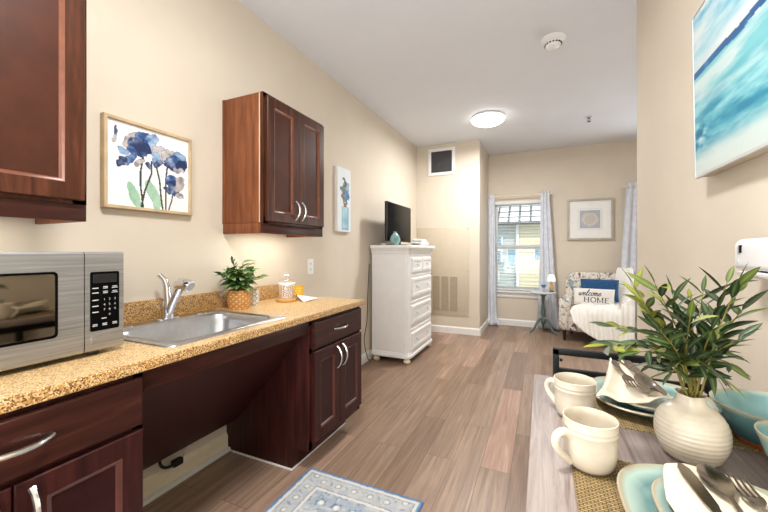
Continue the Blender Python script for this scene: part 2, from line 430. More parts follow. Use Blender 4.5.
# ---- windows
def window(n, w, y):
    x0, x1, z0, z1 = w; d = .035
    fr = rframe(x0, x1, z0, z1, .03, y + .1, y + .02, 1, .004)
    root = struct(fr, 'window_%d' % n, 'trim_white')
    zm = 1.255
    for (a, b, yy) in ((z0 + .03, zm + .03, y + .035), (zm - .03, z1 - .03, y + .065)):
        xa, xb = x0 + .03, x1 - .03; s_ = rframe(xa, xb, a, b, d, yy + .025, yy, 1, .003)
        sash = s_.build('sash', 'trim_white', root)
        MB().box((xa + d, yy + .010, a + d), (xb - d, yy + .014, b - d)).build('pane', 'window_glass', sash)
    st = MB().box((x0 - .05, y - .05, z0 - .028), (x1 + .05, y + .03, z0), .006); st.box((x0 - .04, y - .016, z0 - .105), (x1 + .04, y, z0 - .028), .003)
    st.build('window_sill', 'trim_white', root)
    return root
window(1, W1, YB); window(2, W2, YB)
def blind(w, y, label):
    x0, x1, z0, z1 = w
    t = thing('window_blind', label, 'blind', ((x0 + x1) / 2, y, z1), group='white slat blinds')
    MB().box((x0 + .004, y - .012, z1 - .05), (x1 - .004, y + .03, z1 - .002), .003).build('head_rail', 'blind_white', t)
    sl = MB(); z = z1 - .09
    while z > z0 + .05:
        sl.prism([(y - .022, z - .003), (y + .022, z + .003), (y + .022, z + .005), (y - .022, z - .001)], 0, x0 + .006, x1 - .006); z -= .052
    sl.build('slats', 'blind_white', t, smooth=0)
    MB().box((x0 + .006, y - .008, z0 + .012), (x1 - .006, y + .016, z0 + .03), .003).build('bottom_rail', 'blind_white', t)
    cd = MB()
    for k in (.2, .5, .8): cd.tube([(x0 + (x1 - x0) * k, y - .009, z1 - .03), (x0 + (x1 - x0) * k, y - .009, z0 + .02)], .0012, 5)
    cd.build('cord', 'label_grey', t)
blind(W1, YB - .004, 'white horizontal slat blind with open slats in the window behind the green side table')
blind(W2, YB - .004, 'white slat blind in the second window, right of the armchair')

# ---- outside
mb = MB(); mb.box((-14, YB + T + .1, -.6), (14, 30, -.5)); o = mb.build('ground', 'outside_ground'); o['kind'] = 'structure'
hs = thing('neighbour_house', 'yellow sided house with a pale tiled roof seen through the window', 'house', (-1, 12, -.5))
MB().box((-.70, 12, -.5), (4, 12.2, 2.12)).build('wall', 'yellow_siding', hs)
MB().box((-5, 12.05, -.5), (-.70, 12.25, 2.12)).build('wall', 'grey_siding', hs)
mb = MB()
for i in range(22):
    mb.box((-.70, 11.985, -.45 + i * .115), (4, 12.0, -.45 + i * .115 + .012))
for i in range(22):
    mb.box((-5, 12.035, -.45 + i * .115), (-.70, 12.05, -.45 + i * .115 + .012))
mb.build('siding_lap', 'canvas_edge', hs, smooth=0)
mb = MB(); r = mb.grid([[(-6, 11.6, 2.08), (5, 11.6, 2.08)], [(-6, 15.5, 5.2), (5, 15.5, 5.2)]])
uv = mb.bm.loops.layers.uv.new('UVMap')
for f_ in mb.bm.faces:
    for lp in f_.loops: lp[uv].uv = (lp.vert.co.x + (lp.vert.co.y - 11.6) * .0, (lp.vert.co.y - 11.6) * 1.28)
mb.build('roof', 'roof_tile', hs)
MB().box((-6, 11.55, 2.0), (5, 11.66, 2.10), .01).build('gutter', 'dark_grille', hs)
MB().tube([(-.71, 11.95, -.5), (-.71, 11.95, 2.05)], .05, 10).build('downspout', 'trim_white', hs)
for (xa, xb, za, zb) in ((-1.62, -1.2, 1.35, 1.66), (-1.62, -1.22, .85, 1.2), (-1.0, -.78, .7, 1.25), (-.2, .3, .9, 1.3), (-1.62, -1.3, .2, .5)):
    w_ = MB().box((xa - .03, 11.97, za - .03), (xb + .03, 12.04, zb + .03), .004).build('window', 'trim_white', hs)
    MB().box((xa, 11.96, za), (xb, 11.98, zb)).build('pane', 'blue_window', w_)

# ---- curtains
def rod(x0, x1, z, y, label):
    t = thing('curtain_rod', label, 'curtain rod', ((x0 + x1) / 2, y, z), group='curtain rods')
    MB().tube([(x0, y, z), (x1, y, z)], .009, 10).build('pole', 'ivory', t)
    for x in (x0, x1): MB().lathe([(.001, -.02), (.014, -.012), (.017, 0), (.014, .012), (.001, .02)], (x, y, z), 12, M4=Matrix.Rotation(PI / 2, 4, 'Y')).build('finial', 'ivory', t)
    for x in (x0 + .05, x1 - .05): MB().box((x - .008, y, z - .012), (x + .008, YB, z + .012), .002).build('bracket', 'ivory', t)
RZ = 2.055
rod(-.775, .125, RZ, YB - .1, 'slim cream curtain rod across the top of the window beside the alcove')
rod(1.045, 2.25, RZ + .03, YB - .1, 'slim cream curtain rod above the armchair, right of the framed picture')
def curtain(xt0, xt1, xb0, xb1, ztop, zbot, y, folds, amp, label, rods_z, puddle=0, pull=None):
    t = thing('curtain', label, 'curtain', ((xt0 + xt1) / 2, y, ztop), group='pale grey curtains')
    P = []; nr = 36; nc = folds * 10
    for i in range(nr + 1):
        k = i / nr; row = []; z = ztop + (zbot - ztop) * k
        for j in range(nc + 1):
            s_ = j / nc; kk = k ** 1.15
            xa = xt0 + (xb0 - xt0) * kk; xb = xt1 + (xb1 - xt1) * kk
            a = amp * (.75 + .5 * k)
            yy = y + a * math.sin(2 * PI * folds * s_ + .5 * math.sin(k * 3)) + .004 * math.sin(9 * s_ + 7 * k)
            x = xa + (xb - xa) * s_ + .006 * math.sin(k * 5 + s_ * 8) * k
            if puddle and k > .93: x += puddle * ((k - .93) / .07) ** 2 * (s_ - .3); yy -= .05 * ((k - .93) / .07) ** 2
            row.append((x, yy, z))
        P.append(row)
    mb = MB().grid(P); o = mb.build('cloth', 'curtain_cloth', t, smooth=80)
    md = o.modifiers.new('th', 'SOLIDIFY'); md.thickness = .003
    for j in range(folds):
        gr = MB()
        x = xt0 + (xt1 - xt0) * (j + .5) / folds
        gr.tube([(x + .018 * math.cos(a), y, rods_z + .022 * math.sin(a)) for a in (2 * PI * q / 12 for q in range(13))], .003, 5, caps=False)
        gr.build('grommet', 'nickel', t)
CY = YB - .1
curtain(-.80 + .012, -.695, -.79, -.655, RZ + .045, .012, CY, 2, .020, 'pale grey curtain hanging in the alcove corner, left side of the window', RZ, .10)
curtain(-.02, .10, -.06, .25, RZ + .05, .012, CY, 3, .022, 'pale grey curtain hanging behind the green side table, flaring at its foot', RZ, .0)
curtain(1.075, 1.28, .94, 1.30, RZ + .09, .012, CY, 3, .024, 'pale grey curtain hanging behind the armchair, right of the framed picture', RZ + .03)

# ---- ceiling things
def dome(x, y, r, label):
    t = thing('ceiling_light', label, 'ceiling light', (x, y, H), group='round white ceiling lights')
    MB().lathe([(r * .9, H), (r * .98, H - .01), (r * .98, H - .028), (r * .9, H - .032)], (x, y, 0), 40).build('base_ring', 'white_plastic', t)
    prof = [(r * math.cos(a) * .99 + .0005, H - .03 - .075 * math.sin(a)) for a in (PI / 2 * i / 9 for i in range(10))]
    MB().lathe([(r * .97, H - .03)] + prof[:-1] + [(.004, H - .105)], (x, y, 0), 40).build('diffuser', 'lamp_glow', t)
dome(-.575, 4.23, .19, 'glowing round white dome light on the ceiling near the vent grille')
dome(-.45, .55, .19, 'glowing round white dome light on the ceiling above the kitchen counter')
t = thing('smoke_detector', 'white round smoke detector with dark vents on the ceiling', 'smoke detector', (.075, 2.88, H))
c = (.075, 2.88, 0)
MB().lathe([(.085, H), (.085, H - .006), (.07, H - .018), (.055, H - .03)], c, 28).build('base_plate', 'white_plastic', t)
MB().lathe([(.055, H - .028), (.052, H - .055), (.04, H - .068), (.012, H - .074)], c, 28).build('housing', 'white_plastic', t)
mb = MB()
for k in range(16):
    a = 2 * PI * k / 16
    mb.box((-.008, -.003, -.006), (.008, .003, .006)) if False else mb.lathe([(.0005, -.004), (.007, -.004), (.007, .004), (.0005, .004)], (c[0] + .0535 * math.cos(a), c[1] + .0535 * math.sin(a), H - .044), 8)
mb.build('vent_slot', 'black_plastic', t)
t = thing('fire_sprinkler', 'small metal fire sprinkler head on the ceiling before the back wall', 'sprinkler', (.5, 4.73, H))
c = (.5, 4.73, 0)
MB().lathe([(.034, H), (.034, H - .004), (.016, H - .008)], c, 20).build('escutcheon', 'label_grey', t)
mb = MB().lathe([(.009, H - .006), (.009, H - .022)], c, 12)
for s_ in (-1, 1): mb.tube([(c[0] + s_ * .009, c[1], H - .02), (c[0] + s_ * .014, c[1], H - .036), (c[0], c[1], H - .052)], .003, 6)
mb.build('yoke', 'dark_grille', t)
MB().lathe([(.020, H - .052), (.020, H - .055), (.004, H - .058)], c, 16).build('deflector', 'dark_grille', t)

# ---- vents on the alcove wall
t = thing('vent_grille', 'white framed square vent grille high on the alcove wall', 'vent', (-1.33, YC, 2.3))
x0, x1, z0, z1 = -1.545, -1.145, 2.30, 2.70
rframe(x0, x1, z0, z1, .045, YC, YC - .018, 1, .004).build('frame', 'white_plastic', t, smooth=25)
mb = MB(); mb.box((x0 + .04, YC - .004, z0 + .04), (x1 - .04, YC - .002, z1 - .04))
for i in range(15): mb.box((x0 + .045, YC - .012, z0 + .05 + i * .0205), (x1 - .045, YC - .008, z0 + .058 + i * .0205))
for i in range(3): mb.box((x0 + .12 + i * .08, YC - .014, z0 + .045), (x0 + .124 + i * .08, YC - .008, z1 - .045))
mb.build('louvers', 'dark_grille', t, smooth=0)
t = thing('access_panel', 'beige painted access panel with three low vents, behind the white chest', 'access panel', (-1.33, YC, .26))
MB().box((-1.715, YC - .012, .262), (-.945, YC, 1.535), .004).build('cover_plate', 'panel_paint', t)
for i in range(3):
    xa = -1.475 + i * .13
    mb = MB()
    for k in range(40): mb.box((xa, YC - .017, .325 + k * .0122), (xa + .105, YC - .0115, .331 + k * .0122))
    mb.build('vent', 'frame_oak' if False else 'panel_paint', t, smooth=0)
    MB().box((xa, YC - .0135, .322), (xa + .105, YC - .0118, .815)).build('vent_shadow', 'vent_shade_dark', t)  # dark sheet standing in for the shade between the slats
for z in (.285, .9, 1.51): MB().lathe([(.0005, 0), (.007, 0), (.006, .004), (.0005, .005)], (-.962, YC - .012, z), 10, M4=Matrix.Rotation(PI / 2, 4, 'X')).build('screw', 'nickel', t)

# ================================================================== kitchen cabinets
def panel_door(y0, y1, z0, z1, xf, th=.02, stile=.055, bev=.012, rec=.010):
    """framed door lying in the plane x = xf (front), facing +x"""
    def ring(i, x): return [(x, y0 + i, z0 + i), (x, y1 - i, z0 + i), (x, y1 - i, z1 - i), (x, y0 + i, z1 - i)]
    fr = MB().rings([ring(0, xf - th), ring(0, xf - .003), ring(.003, xf), ring(stile, xf)], True, False)
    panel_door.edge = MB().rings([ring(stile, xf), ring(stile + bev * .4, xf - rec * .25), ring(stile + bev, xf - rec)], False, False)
    pn = MB().rings([ring(stile + bev, xf - rec), ring(stile + bev + .001, xf - rec)], False, True)
    return fr, pn
def slab_front(y0, y1, z0, z1, xf, th=.02):
    def ring(i, x): return [(x, y0 + i, z0 + i), (x, y1 - i, z0 + i), (x, y1 - i, z1 - i), (x, y0 + i, z1 - i)]
    return MB().rings([ring(0, xf - th), ring(0, xf - .005), ring(.005, xf)], True, True)
def bow(p0, p1, out, w=.0065, n=12):
    """bow pull from p0 to p1 standing `out` off the face towards +x"""
    p0, p1 = Vector(p0), Vector(p1)
    pts = []
    for i in range(n + 1):
        k = i / n; h_ = out * (1 - (2 * k - 1) ** 2) ** .75
        pts.append(p0.lerp(p1, k) + Vector((h_, 0, 0)))
    mb = MB().tube(pts, [w * (1.25 if i in (0, n) else 1) for i in range(n + 1)], 8)
    return mb
def upper_cab(y0, y1, z1, label, door_top, side_mat, single=None):
    t = thing('upper_cabinet', label, 'cabinet', (XW, (y0 + y1) / 2, 1.29), group='cherry wood upper cabinets')
    xf = -1.42
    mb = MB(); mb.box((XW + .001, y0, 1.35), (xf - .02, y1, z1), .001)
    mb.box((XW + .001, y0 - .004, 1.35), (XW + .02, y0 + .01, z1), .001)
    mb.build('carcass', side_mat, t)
    fr = MB(); fr.box((xf - .02, y0 - .001, 1.345), (xf, y0 + .04, z1), .0015); fr.box((xf - .02, y1 - .04, 1.345), (xf, y1 + .001, z1), .0015)
    fr.box((xf - .02, y0, z1 - .035), (xf, y1, z1), .0015); fr.box((xf - .02, y0, 1.345), (xf, y1, 1.385), .0015)
    fr.build('face_frame', 'cherry_v', t)
    vl = MB(); vl.box((xf - .019, y0, 1.290), (xf, y1, 1.345), .0015); sr = MB(); sr.box((XW + .002, y0, 1.290), (xf - .0195, y0 + .016, 1.349), .0015).build('side_rail', side_mat, t); MB().box((XW + .002, y1 - .016, 1.290), (xf - .0195, y1, 1.349), .0015).build('side_rail', side_mat, t)
    MB().box((xf - .029, y0 - .0015, 1.352), (xf - .0215, y0 + .002, z1 - .001), .0005).build('edge_highlight', 'edge_highlight_pale', t)  # pale strip painting in the highlight along the side panel's front edge
    vl.build('light_valance', 'cherry_h', t)
    ym = (y0 + y1) / 2
    for k, (a, b) in enumerate(((y0 + .014, ym - .002), (ym + .002, y1 - .014))):
        fr, pn = panel_door(a, b, 1.358, door_top, -1.398)
        d = fr.build('door', 'cherry_v', t); pn.build('door_panel', 'cherry_panel', d); panel_door.edge.build('panel_molding', 'cherry_edge_lit', d)
        yh = b - .028 if k == 0 else a + .028
        bow((-1.398, yh, 1.385), (-1.398, yh, 1.495), .03).build('handle', 'nickel', d)
    return t
upper_cab(.068, .681, 2.12, 'cherry wood wall cabinet above the microwave, cut by the picture edge', 2.10, 'cherry_side_lit')
upper_cab(1.515, 2.10, 2.083, 'cherry wood two-door wall cabinet between the floral picture and the small bouquet canvas', 2.065, 'cherry_side_lit')
def ucl(y0, y1, label):
    t = thing('under_cabinet_light', label, 'light', (-1.55, (y0 + y1) / 2, 1.33), group='under-cabinet lights')
    MB().box((-1.60, y0, 1.322), (-1.50, y1, 1.3495), .004).build('housing', 'white_plastic', t)
    MB().box((-1.59, y0 + .01, 1.316), (-1.51, y1 - .01, 1.3225), .002).build('diffuser', 'strip_glow', t)
ucl(.12, .60, 'slim white light fixed under the cabinet over the microwave')
ucl(1.60, 2.03, 'slim white light fixed under the two-door wall cabinet')

def base_cab(y0, y1, label, toe_side, handle_z):
    t = thing('base_cabinet', label, 'cabinet', (-1.4, (y0 + y1) / 2, 0), group='dark cherry base cabinets')
    xf = -1.13
    prof = [(XW + .002, .0), (-1.24, 0), (-1.24, .122), (xf - .02, .122), (xf - .02, .827), (XW + .002, .827)]
    MB().prism(prof, 1, y0, y1, .001).build('carcass', 'cherry_base_v', t)
    fr = MB(); fr.box((xf - .02, y0 - .001, .122), (xf, y0 + .03, .827), .001); fr.box((xf - .02, y1 - .03, .122), (xf, y1 + .001, .827), .001)
    fr.box((xf - .02, y0, .79), (xf, y1, .827), .001); fr.box((xf - .02, y0, .122), (xf, y1, .175), .001); fr.box((xf - .02, y0, .64), (xf, y1, .67), .001)
    fr.build('face_frame', 'cherry_base_v', t)
    dr = slab_front(y0 + .022, y1 - .012, .662, .806, -1.108).build('drawer', 'cherry_h', t)
    ym = (y0 + y1) / 2
    bow((-1.108, ym - .07, handle_z), (-1.108, ym + .07, handle_z), .03).build('handle', 'nickel', dr)
    for k, (a, b) in enumerate(((y0 + .022, ym - .002), (ym + .002, y1 - .012))):
        f_, p_ = panel_door(a, b, .160, .648, -1.108, stile=.058, bev=.014, rec=.009)
        d = f_.build('door', 'cherry_base_v', t); p_.build('door_panel', 'cherry_panel_dark', d); panel_door.edge.build('panel_molding', 'cherry_edge_lit_dark', d)
        yh = b - .03 if k == 0 else a + .03
        bow((-1.108, yh, .50), (-1.108, yh, .625), .03).build('handle', 'nickel', d)
    return t
base_cab(.088, .690, 'dark cherry base cabinet below the microwave with one wide drawer', 0, .735)
base_cab(1.541, 2.112, 'dark cherry base cabinet at the far end of the counter, beyond the knee space', 1, .735)
# apron and sloping panel below the sink
t = thing('sink_skirt', 'dark cherry apron and sloping panel below the sink, over the open knee space', 'panel', (-1.2, 1.11, .5))
MB().box((-1.15, .692, .752), (-1.13, 1.5395, .827), .001).build('apron', 'cherry_h', t)
MB().prism([(-1.152, .752), (-1.152, .770), (-1.665, .205), (-1.650, .195)], 1, .692, 1.5395).build('sloping_panel', 'skirt_panel', t, smooth=20)

# ---- countertop with a hole for the sink
SX0, SX1, SY0, SY1 = -1.655, -1.185, .825, 1.385
t = thing('countertop', 'speckled gold granite countertop with a low backsplash', 'countertop', (-1.4, 1.1, .828))
cx1, cy0, cy1 = -1.100, .055, 2.135
mb = MB()
for lo, hi in (((XW + .001, cy0), (SX0, cy1)), ((SX1, cy0), (cx1 - .004, cy1)), ((SX0, cy0), (SX1, SY0)), ((SX0, SY1), (SX1, cy1))):
    mb.box((lo[0], lo[1], .828), (hi[0], hi[1], .858))
mb.build('slab', 'granite', t, smooth=0)
mb = MB(); mb.prism([(cx1 - .004, .824), (cx1, .827), (cx1, .854), (cx1 - .002, .857), (cx1 - .004, .858)], 1, cy0, cy1)
mb.build('front_edge', 'granite_edge', t, smooth=20)
MB().box((XW + .001, cy0, .858), (XW + .021, 1.985, .955), .003).build('backsplash', 'granite_edge', t)

# ---- sink
t = thing('sink', 'stainless steel drop-in kitchen sink in the granite countertop', 'sink', (-1.42, 1.1, .858))
ox0, ox1, oy0, oy1 = -1.680, -1.158, .795, 1.412
zt = .858
R = [rect_ring(ox0, ox1, oy0, oy1, zt + .0006, .03), rect_ring(ox0 + .002, ox1 - .002, oy0 + .002, oy1 - .002, zt + .005, .03), rect_ring(ox0 + .012, ox1 - .012, oy0 + .012, oy1 - .012, zt + .007, .03),
     rect_ring(-1.585, -1.20, .835, 1.375, zt + .004, .07), rect_ring(-1.578, -1.207, .842, 1.368, zt - .004, .07), rect_ring(-1.572, -1.213, .848, 1.362, zt - .03, .07),
     rect_ring(-1.562, -1.225, .86, 1.35, zt - .125, .07), rect_ring(-1.548, -1.24, .876, 1.334, zt - .145, .065), rect_ring(-1.52, -1.27, .905, 1.305, zt - .152, .05)]
MB().rings(R, False, True).build('basin', 'sink_steel', t, smooth=60)
MB().lathe([(.045, zt - .151), (.045, zt - .148), (.034, zt - .149), (.03, zt - .1505)], (-1.4, 1.105, 0), 24).build('drain', 'chrome', t)
for y in (.93, 1.28): MB().lathe([(.021, zt + .005), (.021, zt + .009), (.017, zt + .0105), (.002, zt + .0105)], (-1.632, y, 0), 20).build('hole_cover', 'sink_steel', t)
# ---- faucet
fx, fy, fz = -1.632, 1.112, zt + .006
t = thing('faucet', 'chrome single-lever kitchen faucet with angled pull-out spout behind the sink', 'faucet', (fx, fy, fz))
MB().rings([rect_ring(fx - .027, fx + .027, fy - .055, fy + .055, fz + z, .0265) for z in (0, .006)] + [rect_ring(fx - .023, fx + .023, fy - .05, fy + .05, fz + .009, .0225)]).build('base_plate', 'chrome', t)
MB().lathe([(.027, .006), (.026, .03), (.025, .055), (.027, .06), (.027, .066), (.025, .07), (.022, .088), (.012, .096)], (fx, fy, fz), 24).build('body', 'chrome', t)
lv = spline([(fx, fy, fz + .085), (fx - .002, fy - .002, fz + .120), (fx - .003, fy - .004, fz + .155), (fx - .010, fy - .012, fz + .190), (fx - .024, fy - .026, fz + .214)], 6)
MB().tube(lv, [.021 - .012 * i / (len(lv) - 1) if i < len(lv) - 4 else .0105 for i in range(len(lv))], 12).build('lever', 'chrome', t)
sp = spline([(fx + .010, fy, fz + .035), (fx + .035, fy + .002, fz + .085), (fx + .066, fy + .004, fz + .138), (fx + .078, fy + .005, fz + .158)], 6)
MB().tube(sp, [.0185 + .001 * i / len(sp) for i in range(len(sp))], 14).build('spout', 'chrome', t)
hd = [(fx + .064, fy + .002, fz + .152), (fx + .072, fy + .004, fz + .164), (fx + .085, fy + .006, fz + .170), (fx + .113, fy + .010, fz + .170), (fx + .128, fy + .012, fz + .166), (fx + .138, fy + .014, fz + .162)]
h_ = MB().tube(hd, [.017, .025, .028, .028, .0285, .027], 16).build('spray_head', 'chrome', t)
MB().tube([(fx + .132, fy + .013, fz + .1645), (fx + .142, fy + .0145, fz + .160)], .0225, 16).build('nozzle', 'label_grey', h_)
# ---- plug hanging below the panel
t = thing('power_plug', 'black power plug and cord hanging below the sloping panel', 'plug', (-1.69, 1.2, .12))
MB().tube(spline([(-1.676, 1.10, .26), (-1.68, 1.105, .17), (-1.682, 1.125, .135), (-1.682, 1.155, .122), (-1.682, 1.18, .125)], 8), .007, 8).build('cord', 'cable_black', t)
MB().box((-1.70, 1.17, .106), (-1.668, 1.222, .140), .007).build('plug_body', 'black_plastic', t)
MB().tube(spline([(-1.682, 1.22, .128), (-1.683, 1.235, .15), (-1.683, 1.245, .18), (-1.675, 1.25, .25)], 6), .003, 6).build('chain', 'nickel', t)

# ================================================================== on the counter
# ---- microwave
t = thing('microwave', 'stainless steel microwave with black window standing on the counter', 'microwave', (-1.48, .46, .858))
xf = -1.29; my0, my1, mz0, mz1 = .205, .725, .874, 1.187
MB().box((-1.688, my0 + .004, mz0 + .002), (xf - .03, my1 - .004, mz1 - .002), .004).build('body', 'steel', t)
fr = MB(); fr.prism([(xf - .032, mz0), (xf - .004, mz0), (xf, mz0 + .006), (xf, mz1 - .006), (xf - .006, mz1), (xf - .032, mz1)], 1, my0, .612)
d = fr.build('door', 'steel', t, smooth=25)
def plate(y0, y1, z0, z1, x, th, r):
    def ring(i, xx): return [Vector((xx, p.x, p.y)) for p in rect_ring(y0 + i, y1 - i, z0 + i, z1 - i, 0, max(.001, r - i), 4)]
    class PB(MB):
        def build(s, *a, **k): k.setdefault('smooth', 12); return MB.build(s, *a, **k)
    return PB().rings([ring(0, x - th), ring(0, x - .0004), ring(.0006, x)])
plate(.235, .548, .937, 1.130, xf + .0012, .004, .012).build('window_border', 'black_screen', d)
plate(.246, .541, .945, 1.123, xf + .0016, .003, .009).build('window', 'oven_glass', d)
cp = MB(); cp.prism([(xf - .032, mz0 + .002), (xf - .004, mz0), (xf, mz0 + .006), (xf, mz1 - .006), (xf - .006, mz1), (xf - .032, mz1)], 1, .6145, my1)
c = cp.build('control_panel', 'steel', t, smooth=25)
k = plate(.628, .711, .936, 1.124, xf + .0012, .004, .006).build('keypad', 'black_screen', c)
plate(.636, .703, 1.088, 1.116, xf + .0018, .002, .002).build('display', 'oven_glass' if False else 'black_plastic', c)
plate(.630, .712, .892, .922, xf + .0016, .004, .003).build('open_button', 'steel', c)
mb = MB()
def cap(y, z, w, h=.0028): MB().box((xf + .0012, y - w / 2, z - h / 2), (xf + .0018, y + w / 2, z + h / 2)).build('key_caption', 'caption_white', c, smooth=0)
for i, z in enumerate((1.075, 1.0705, 1.060, 1.055)):
    if i % 2 == 0: cap(.642, z - .003, .017)
    cap(.670, z, .013, .0022); cap(.697, z, .017 if i % 2 else .013, .0022)
for z in (1.034, 1.015, .996): cap(.642, z, .017)
for y in (.641, .668, .697): cap(y, .957, .013, .0022); cap(y, .9525, .013, .0022)
cap(.666, .974, .014)

def text_mesh(s, size):
    cu = bpy.data.curves.new('txt', 'FONT'); cu.body = s; cu.size = size; cu.align_x = 'CENTER'; cu.align_y = 'CENTER'; cu.resolution_u = 2
    o = bpy.data.objects.new('txt', cu); COL.objects.link(o); dg = bpy.context.evaluated_depsgraph_get()
    me = bpy.data.meshes.new_from_object(o.evaluated_get(dg)); bpy.data.objects.remove(o); bpy.data.curves.remove(cu); return me
mb = MB()
for i, ch in enumerate('1234567890'):
    me = text_mesh(ch, .010)
    r, q = divmod(i, 3); y = (.667, .682, .698)[q if i < 9 else 1]; z = 1.034 - .0165 * r - (.0 if i < 9 else 0.0)
    me.transform(Matrix.Translation((xf + .0016, y, z)) @ Matrix(((0, 0, 1, 0), (1, 0, 0, 0), (0, 1, 0, 0), (0, 0, 0, 1))))
    mb.bm.from_mesh(me); bpy.data.meshes.remove(me)
mb.build('digit_lettering', 'caption_white', c, smooth=0, recalc=False)
for (x, y) in ((-1.33, .655), (-1.33, .26), (-1.65, .655), (-1.65, .26)):
    MB().lathe([(.012, .8582), (.015, .8605), (.015, .875)], (x, y, 0), 14).build('foot', 'black_plastic', t)

# ---- plants: leaf helper
def leaf(mb, base, d, L, w, bend, c1, c2, roll=0, fold=.25, tip=1.3):
    d = Vector(d).normalized(); up = Vector((0, 0, 1)); s_ = d.cross(up)
    if s_.length < .1: s_ = Vector((1, 0, 0))
    s_.normalize(); n_ = s_.cross(d).normalized()
    s_, n_ = s_ * math.cos(roll) + n_ * math.sin(roll), n_ * math.cos(roll) - s_ * math.sin(roll)
    rows = []; cols = []; N = 6
    p = Vector(base); dd = d.copy()
    for i in range(N + 1):
        k = i / N; ww = w * (math.sin(PI * min(1, k ** (1 / tip) * .97 + .03)) ** .85) if 0 < i < N else w * .04
        rows.append([p - s_ * ww + n_ * ww * fold, p - s_ * ww * .5 + n_ * ww * fold * .35, p.copy(), p + s_ * ww * .5 + n_ * ww * fold * .35, p + s_ * ww + n_ * ww * fold])
        cc = mixc(c1, c2, k * .4); mid = mixc(cc, (175, 190, 120), .35)
        cols.append([cc, cc, mid, cc, cc])
        dd = (dd + Vector((0, 0, -bend / N)) ).normalized(); p = p + dd * (L / N)
    mb.grid(rows, cols)
# small green plant in a woven basket
bx, by = -1.600, 1.517
t = thing('potted_plant', 'bushy green potted plant in a woven basket beside the sink', 'plant', (bx, by, .858))
def bask(th, z, r): 
    k = (int(th / (2 * PI) * 22 + .001) + int((z - .858) / .0135)) % 2
    b = (214, 160, 90) if k else (176, 116, 56)
    return mixc(b, (232, 196, 140), random.random() * .45)
prof = []
nz = 24
for i in range(nz + 1): prof.append(((.053) + .008 * math.sin(PI * (.15 + .7 * i / nz)), .8585 + .108 * i / nz))
R = []; K = []
for i, (r, z) in enumerate(prof):
    ring = []; kc = []
    for j in range(88):
        a = 2 * PI * j / 88; cell = (int(j / 4) + int(i / 3)) % 2
        bul = .004 * (math.sin(PI * ((j % 4) + .5) / 4) * math.sin(PI * ((i % 3) + .5) / 3)) * (1 if cell else .35)
        ring.append((bx + (r + bul) * math.cos(a), by + (r + bul) * math.sin(a), z)); kc.append(bask(a, z, r) if (j % 4) and (i % 3) else mixc(bask(a, z, r), (120, 78, 36), .4))
    R.append(ring); K.append(kc)
R.append([(bx + .052 * math.cos(2 * PI * j / 88), by + .052 * math.sin(2 * PI * j / 88), .965) for j in range(88)]); K.append([(120, 80, 40)] * 88)
R.append([(bx + .050 * math.cos(2 * PI * j / 88), by + .050 * math.sin(2 * PI * j / 88), .94) for j in range(88)]); K.append([(70, 46, 28)] * 88)
MB().rings(R, True, False, cols=K).build('basket', 'woven', t, smooth=50)
MB().lathe([(.001, .945), (.051, .944)], (bx, by, 0), 24, False, False).build('soil', 'soil', t)
rn = random.Random(3); lf = MB(); st = MB()
for i in range(24):
    a = 2 * PI * i / 24 + rn.uniform(-.25, .25); sp_ = rn.uniform(.3, 1)
    top = Vector((max(-1.690, bx + .11 * sp_ * math.cos(a)), by + .115 * sp_ * math.sin(a), rn.uniform(1.02, 1.10) + .045 * (1 - sp_)))
    pts = bez((bx + .012 * math.cos(a), by + .012 * math.sin(a), .94), (bx + .02 * math.cos(a), by + .02 * math.sin(a), 1.03), top, 6)
    st.tube(pts, .0024, 6)
    for q in range(7):
        p = pts[2 + q % 5]; aa = a + rn.uniform(-1.5, 1.5)
        g = rn.random(); c1 = mixc((38, 74, 32), (118, 158, 84), g); c1 = mixc(c1, (196, 210, 176), max(0, rn.random() - .6)); c2 = mixc(c1, (200, 214, 176), rn.uniform(.0, .8))
        L = rn.uniform(.060, .088); dx = math.cos(aa)
        d_ = Vector((dx if p.x > -1.62 or dx > 0 else -dx * .6, math.sin(aa), rn.uniform(-.05, .75)))
        if p.x + d_.normalized().x * L < -1.715: d_.x = abs(d_.x)
        leaf(lf, p, d_, L, rn.uniform(.017, .026), rn.uniform(.3, 1.0), c1, c2, rn.uniform(-.5, .5))
tp = Vector((-1.66, 1.52, 1.13)); st.tube(bez((bx, by, .94), (-1.63, 1.53, 1.05), tp, 6), .002, 6)
for k in range(5): leaf(lf, Vector((-1.64, 1.525, 1.09)).lerp(tp, k / 4), (rn.uniform(-.2, .5), rn.uniform(-.8, .8), .8), .035, .008, .3, (60, 80, 60), (110, 120, 100), 0)
st.build('stem', 'stem_brown', t); lf.build('foliage', 'leaf', t, smooth=180, recalc=False)
# patterned pot
px_, py_ = -1.640, 1.652
t = thing('patterned_pot', 'small grey pot with a circle pattern behind the woven basket', 'pot', (px_, py_, .858))
def pat(th, z, r):
    u = th / (2 * PI) * 7; v = (z - .858) / .028
    d = math.hypot((u % 1) - .5, (v % 1) - .5); e = math.hypot(((u + .5) % 1) - .5, ((v + .5) % 1) - .5)
    return (120, 126, 136) if .30 < d < .40 or .30 < e < .40 or d < .1 else (228, 226, 220)
MB().lathe([(.043 + .003 * min(1, i / 6), .8584 + .092 * i / 28) for i in range(29)] + [(.042, .9504), (.040, .88)], (px_, py_, 0), 70, True, True, colf=pat).build('pot_wall', 'ceramic_pattern', t, smooth=50)
MB().lathe([(.0005, .938), (.041, .938)], (px_, py_, 0), 24, False, False).build('wax', 'terracotta', t)
